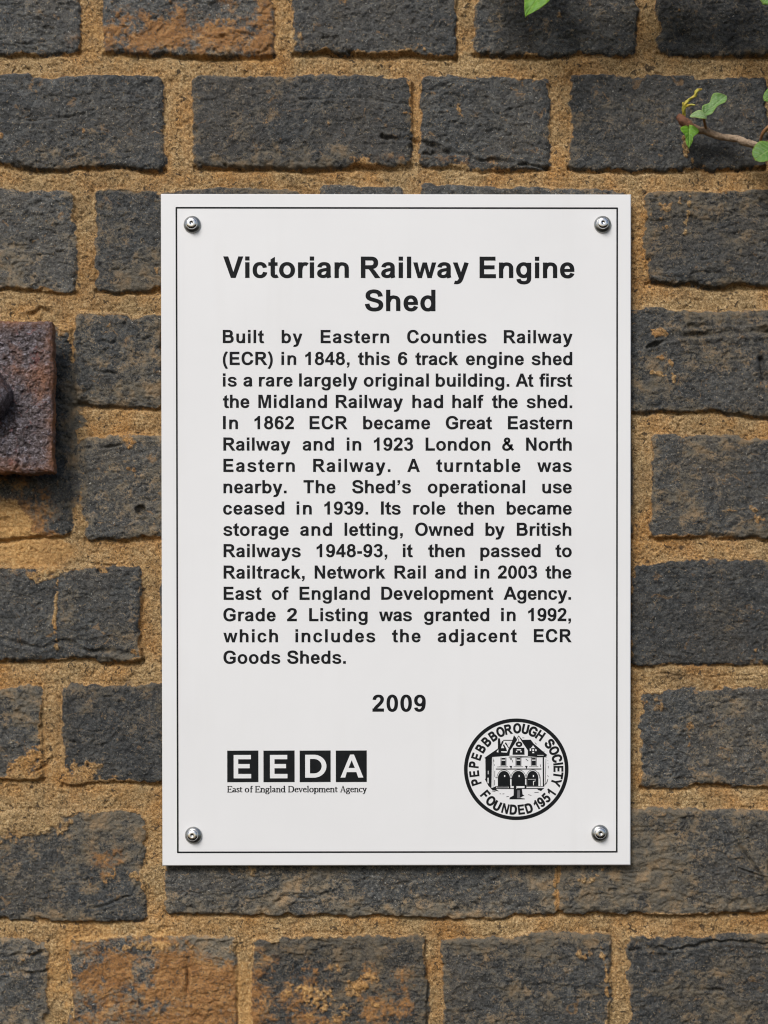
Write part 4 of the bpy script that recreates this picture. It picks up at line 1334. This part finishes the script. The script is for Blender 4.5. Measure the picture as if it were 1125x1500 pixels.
tube([(1002, 172, HS + .005, 2.0), (1001, 163, HS + .008, 2.6), (1003, 155, HS + .010, 2.8), (1009, 147, HS + .012, 1.8), (1017, 142, HS + .013, 2.0), (1021, 134, HS + .014, 2.2), (1028, 132, HS + .014, 0.8)], 'bud', m_bud.m, sp, 0.22, 8)
tube([(1003, 158, HS + .009, 1.6), (1010, 155, HS + .012, 1.8), (1018, 155, HS + .014, 0.7)], 'bud', m_bud.m, sp, 0.15, 9)
tube([(1002, 160, HS + .009, 1.6), (1000, 153, HS + .011, 1.4), (1000.5, 151, HS + .011, 0.6)], 'bud', m_bud.m, sp, 0.15, 10)
make_leaf(sp, at(1138, 214, HS + .012), at(1106, 232, HS + .016), (-0.2, -1, 0.45), 39 * S, m_leaf, 0.12, 0.2, 'round', 0.03, 11)
tube([(1113, 210, HS + .004, 1.8), (1116, 198, HS + .009, 2.4), (1122, 190, HS + .013, 2.8), (1135, 178, HS + .018, 2.6)], 'leaf_stalk', m_pet.m, sp, 0.08, 12)
make_leaf(sp, at(1150, 132, HS + .020), at(1119, 146, HS + .022), (-0.2, -1, 0.45), 26 * S, m_leaf, 0.15, 0.2, 'round', 0.03, 13)
make_leaf(sp, at(1132, 176, HS + .018), at(1172, 160, HS + .024), (0.1, -1, 0.4), 44 * S, m_leaf, 0.15, 0.2, 'ovate', 0.03, 14)

# leaves hanging in from above the picture's edge
sa = empty('creeper_shoot', 'green creeper shoot whose pointed leaf hangs over the top course of bricks', 'plant', at(850, -60, 0.05))
tube([(770, -110, .045, 4), (830, -70, .05, 5), (880, -62, .055, 5), (960, -90, .05, 5.5), (1040, -70, .045, 6)], 'stem', m_bark.m, sa, 0.09, 21)
make_leaf(sa, at(812, -34, .062), at(768.5, 25, .066), (-0.25, -1, 0.45), 58 * S, m_leaf_b, 0.18, 0.12, 'ovate', 0.03, 22)
tube([(834, -68, .05, 2), (826, -52, .056, 1.8), (812, -34, .062, 1.6)], 'leaf_stalk', m_pet.m, sa, 0.06, 23)
rl = random.Random(77)
for k, (x, y, dx_, dy_, hgt, wd) in enumerate(((850, -52, 55, 36, .060, 56), (905, -62, -30, 44, .052, 52), (780, -90, -50, 30, .05, 50), (945, -80, 40, 50, .060, 56), (870, -90, 10, -50, .07, 50), (740, -110, -40, 60, .045, 46), (800, -60, 40, 40, .045, 60), (720, -70, 44, 30, .05, 50), (900, -48, 40, 30, .04, 56), (760, -140, 50, 30, .05, 60))):
    make_leaf(sa, at(x, y, hgt), at(x + dx_, y + dy_, hgt + .006), (rl.uniform(-.3, .3), -1, rl.uniform(0.3, 0.8)), wd * S, m_leaf, 0.18, 0.15, 'ovate', 0.03, 30 + k)
sb2 = empty('creeper_shoot', 'green creeper shoot with a leaf just showing in the top right corner', 'plant', at(1170, -60, 0.05))
tube([(1060, -90, .045, 4), (1110, -60, .05, 5), (1170, -55, .055, 5), (1260, -80, .05, 5.5)], 'stem', m_bark.m, sb2, 0.09, 41)
make_leaf(sb2, at(1158, -36, .060), at(1116, 5, .064), (-0.2, -1, 0.5), 40 * S, m_leaf, 0.18, 0.12, 'round', 0.03, 42)
for k, (x, y, dx_, dy_, hgt, wd) in enumerate(((1060, -80, -30, 45, .055, 50), (1110, -62, -36, 40, .062, 46), (1180, -50, 45, 45, .058, 56), (1010, -95, 10, 60, .05, 46), (960, -60, 50, 40, .045, 56), (1040, -56, 44, 36, .05, 56), (1090, -110, -40, 30, .05, 60), (930, -100, 40, 40, .05, 60))):
    make_leaf(sb2, at(x, y, hgt), at(x + dx_, y + dy_, hgt + .006), (rl.uniform(-.3, .3), -1, rl.uniform(0.3, 0.8)), wd * S, m_leaf, 0.18, 0.15, 'ovate', 0.03, 50 + k)
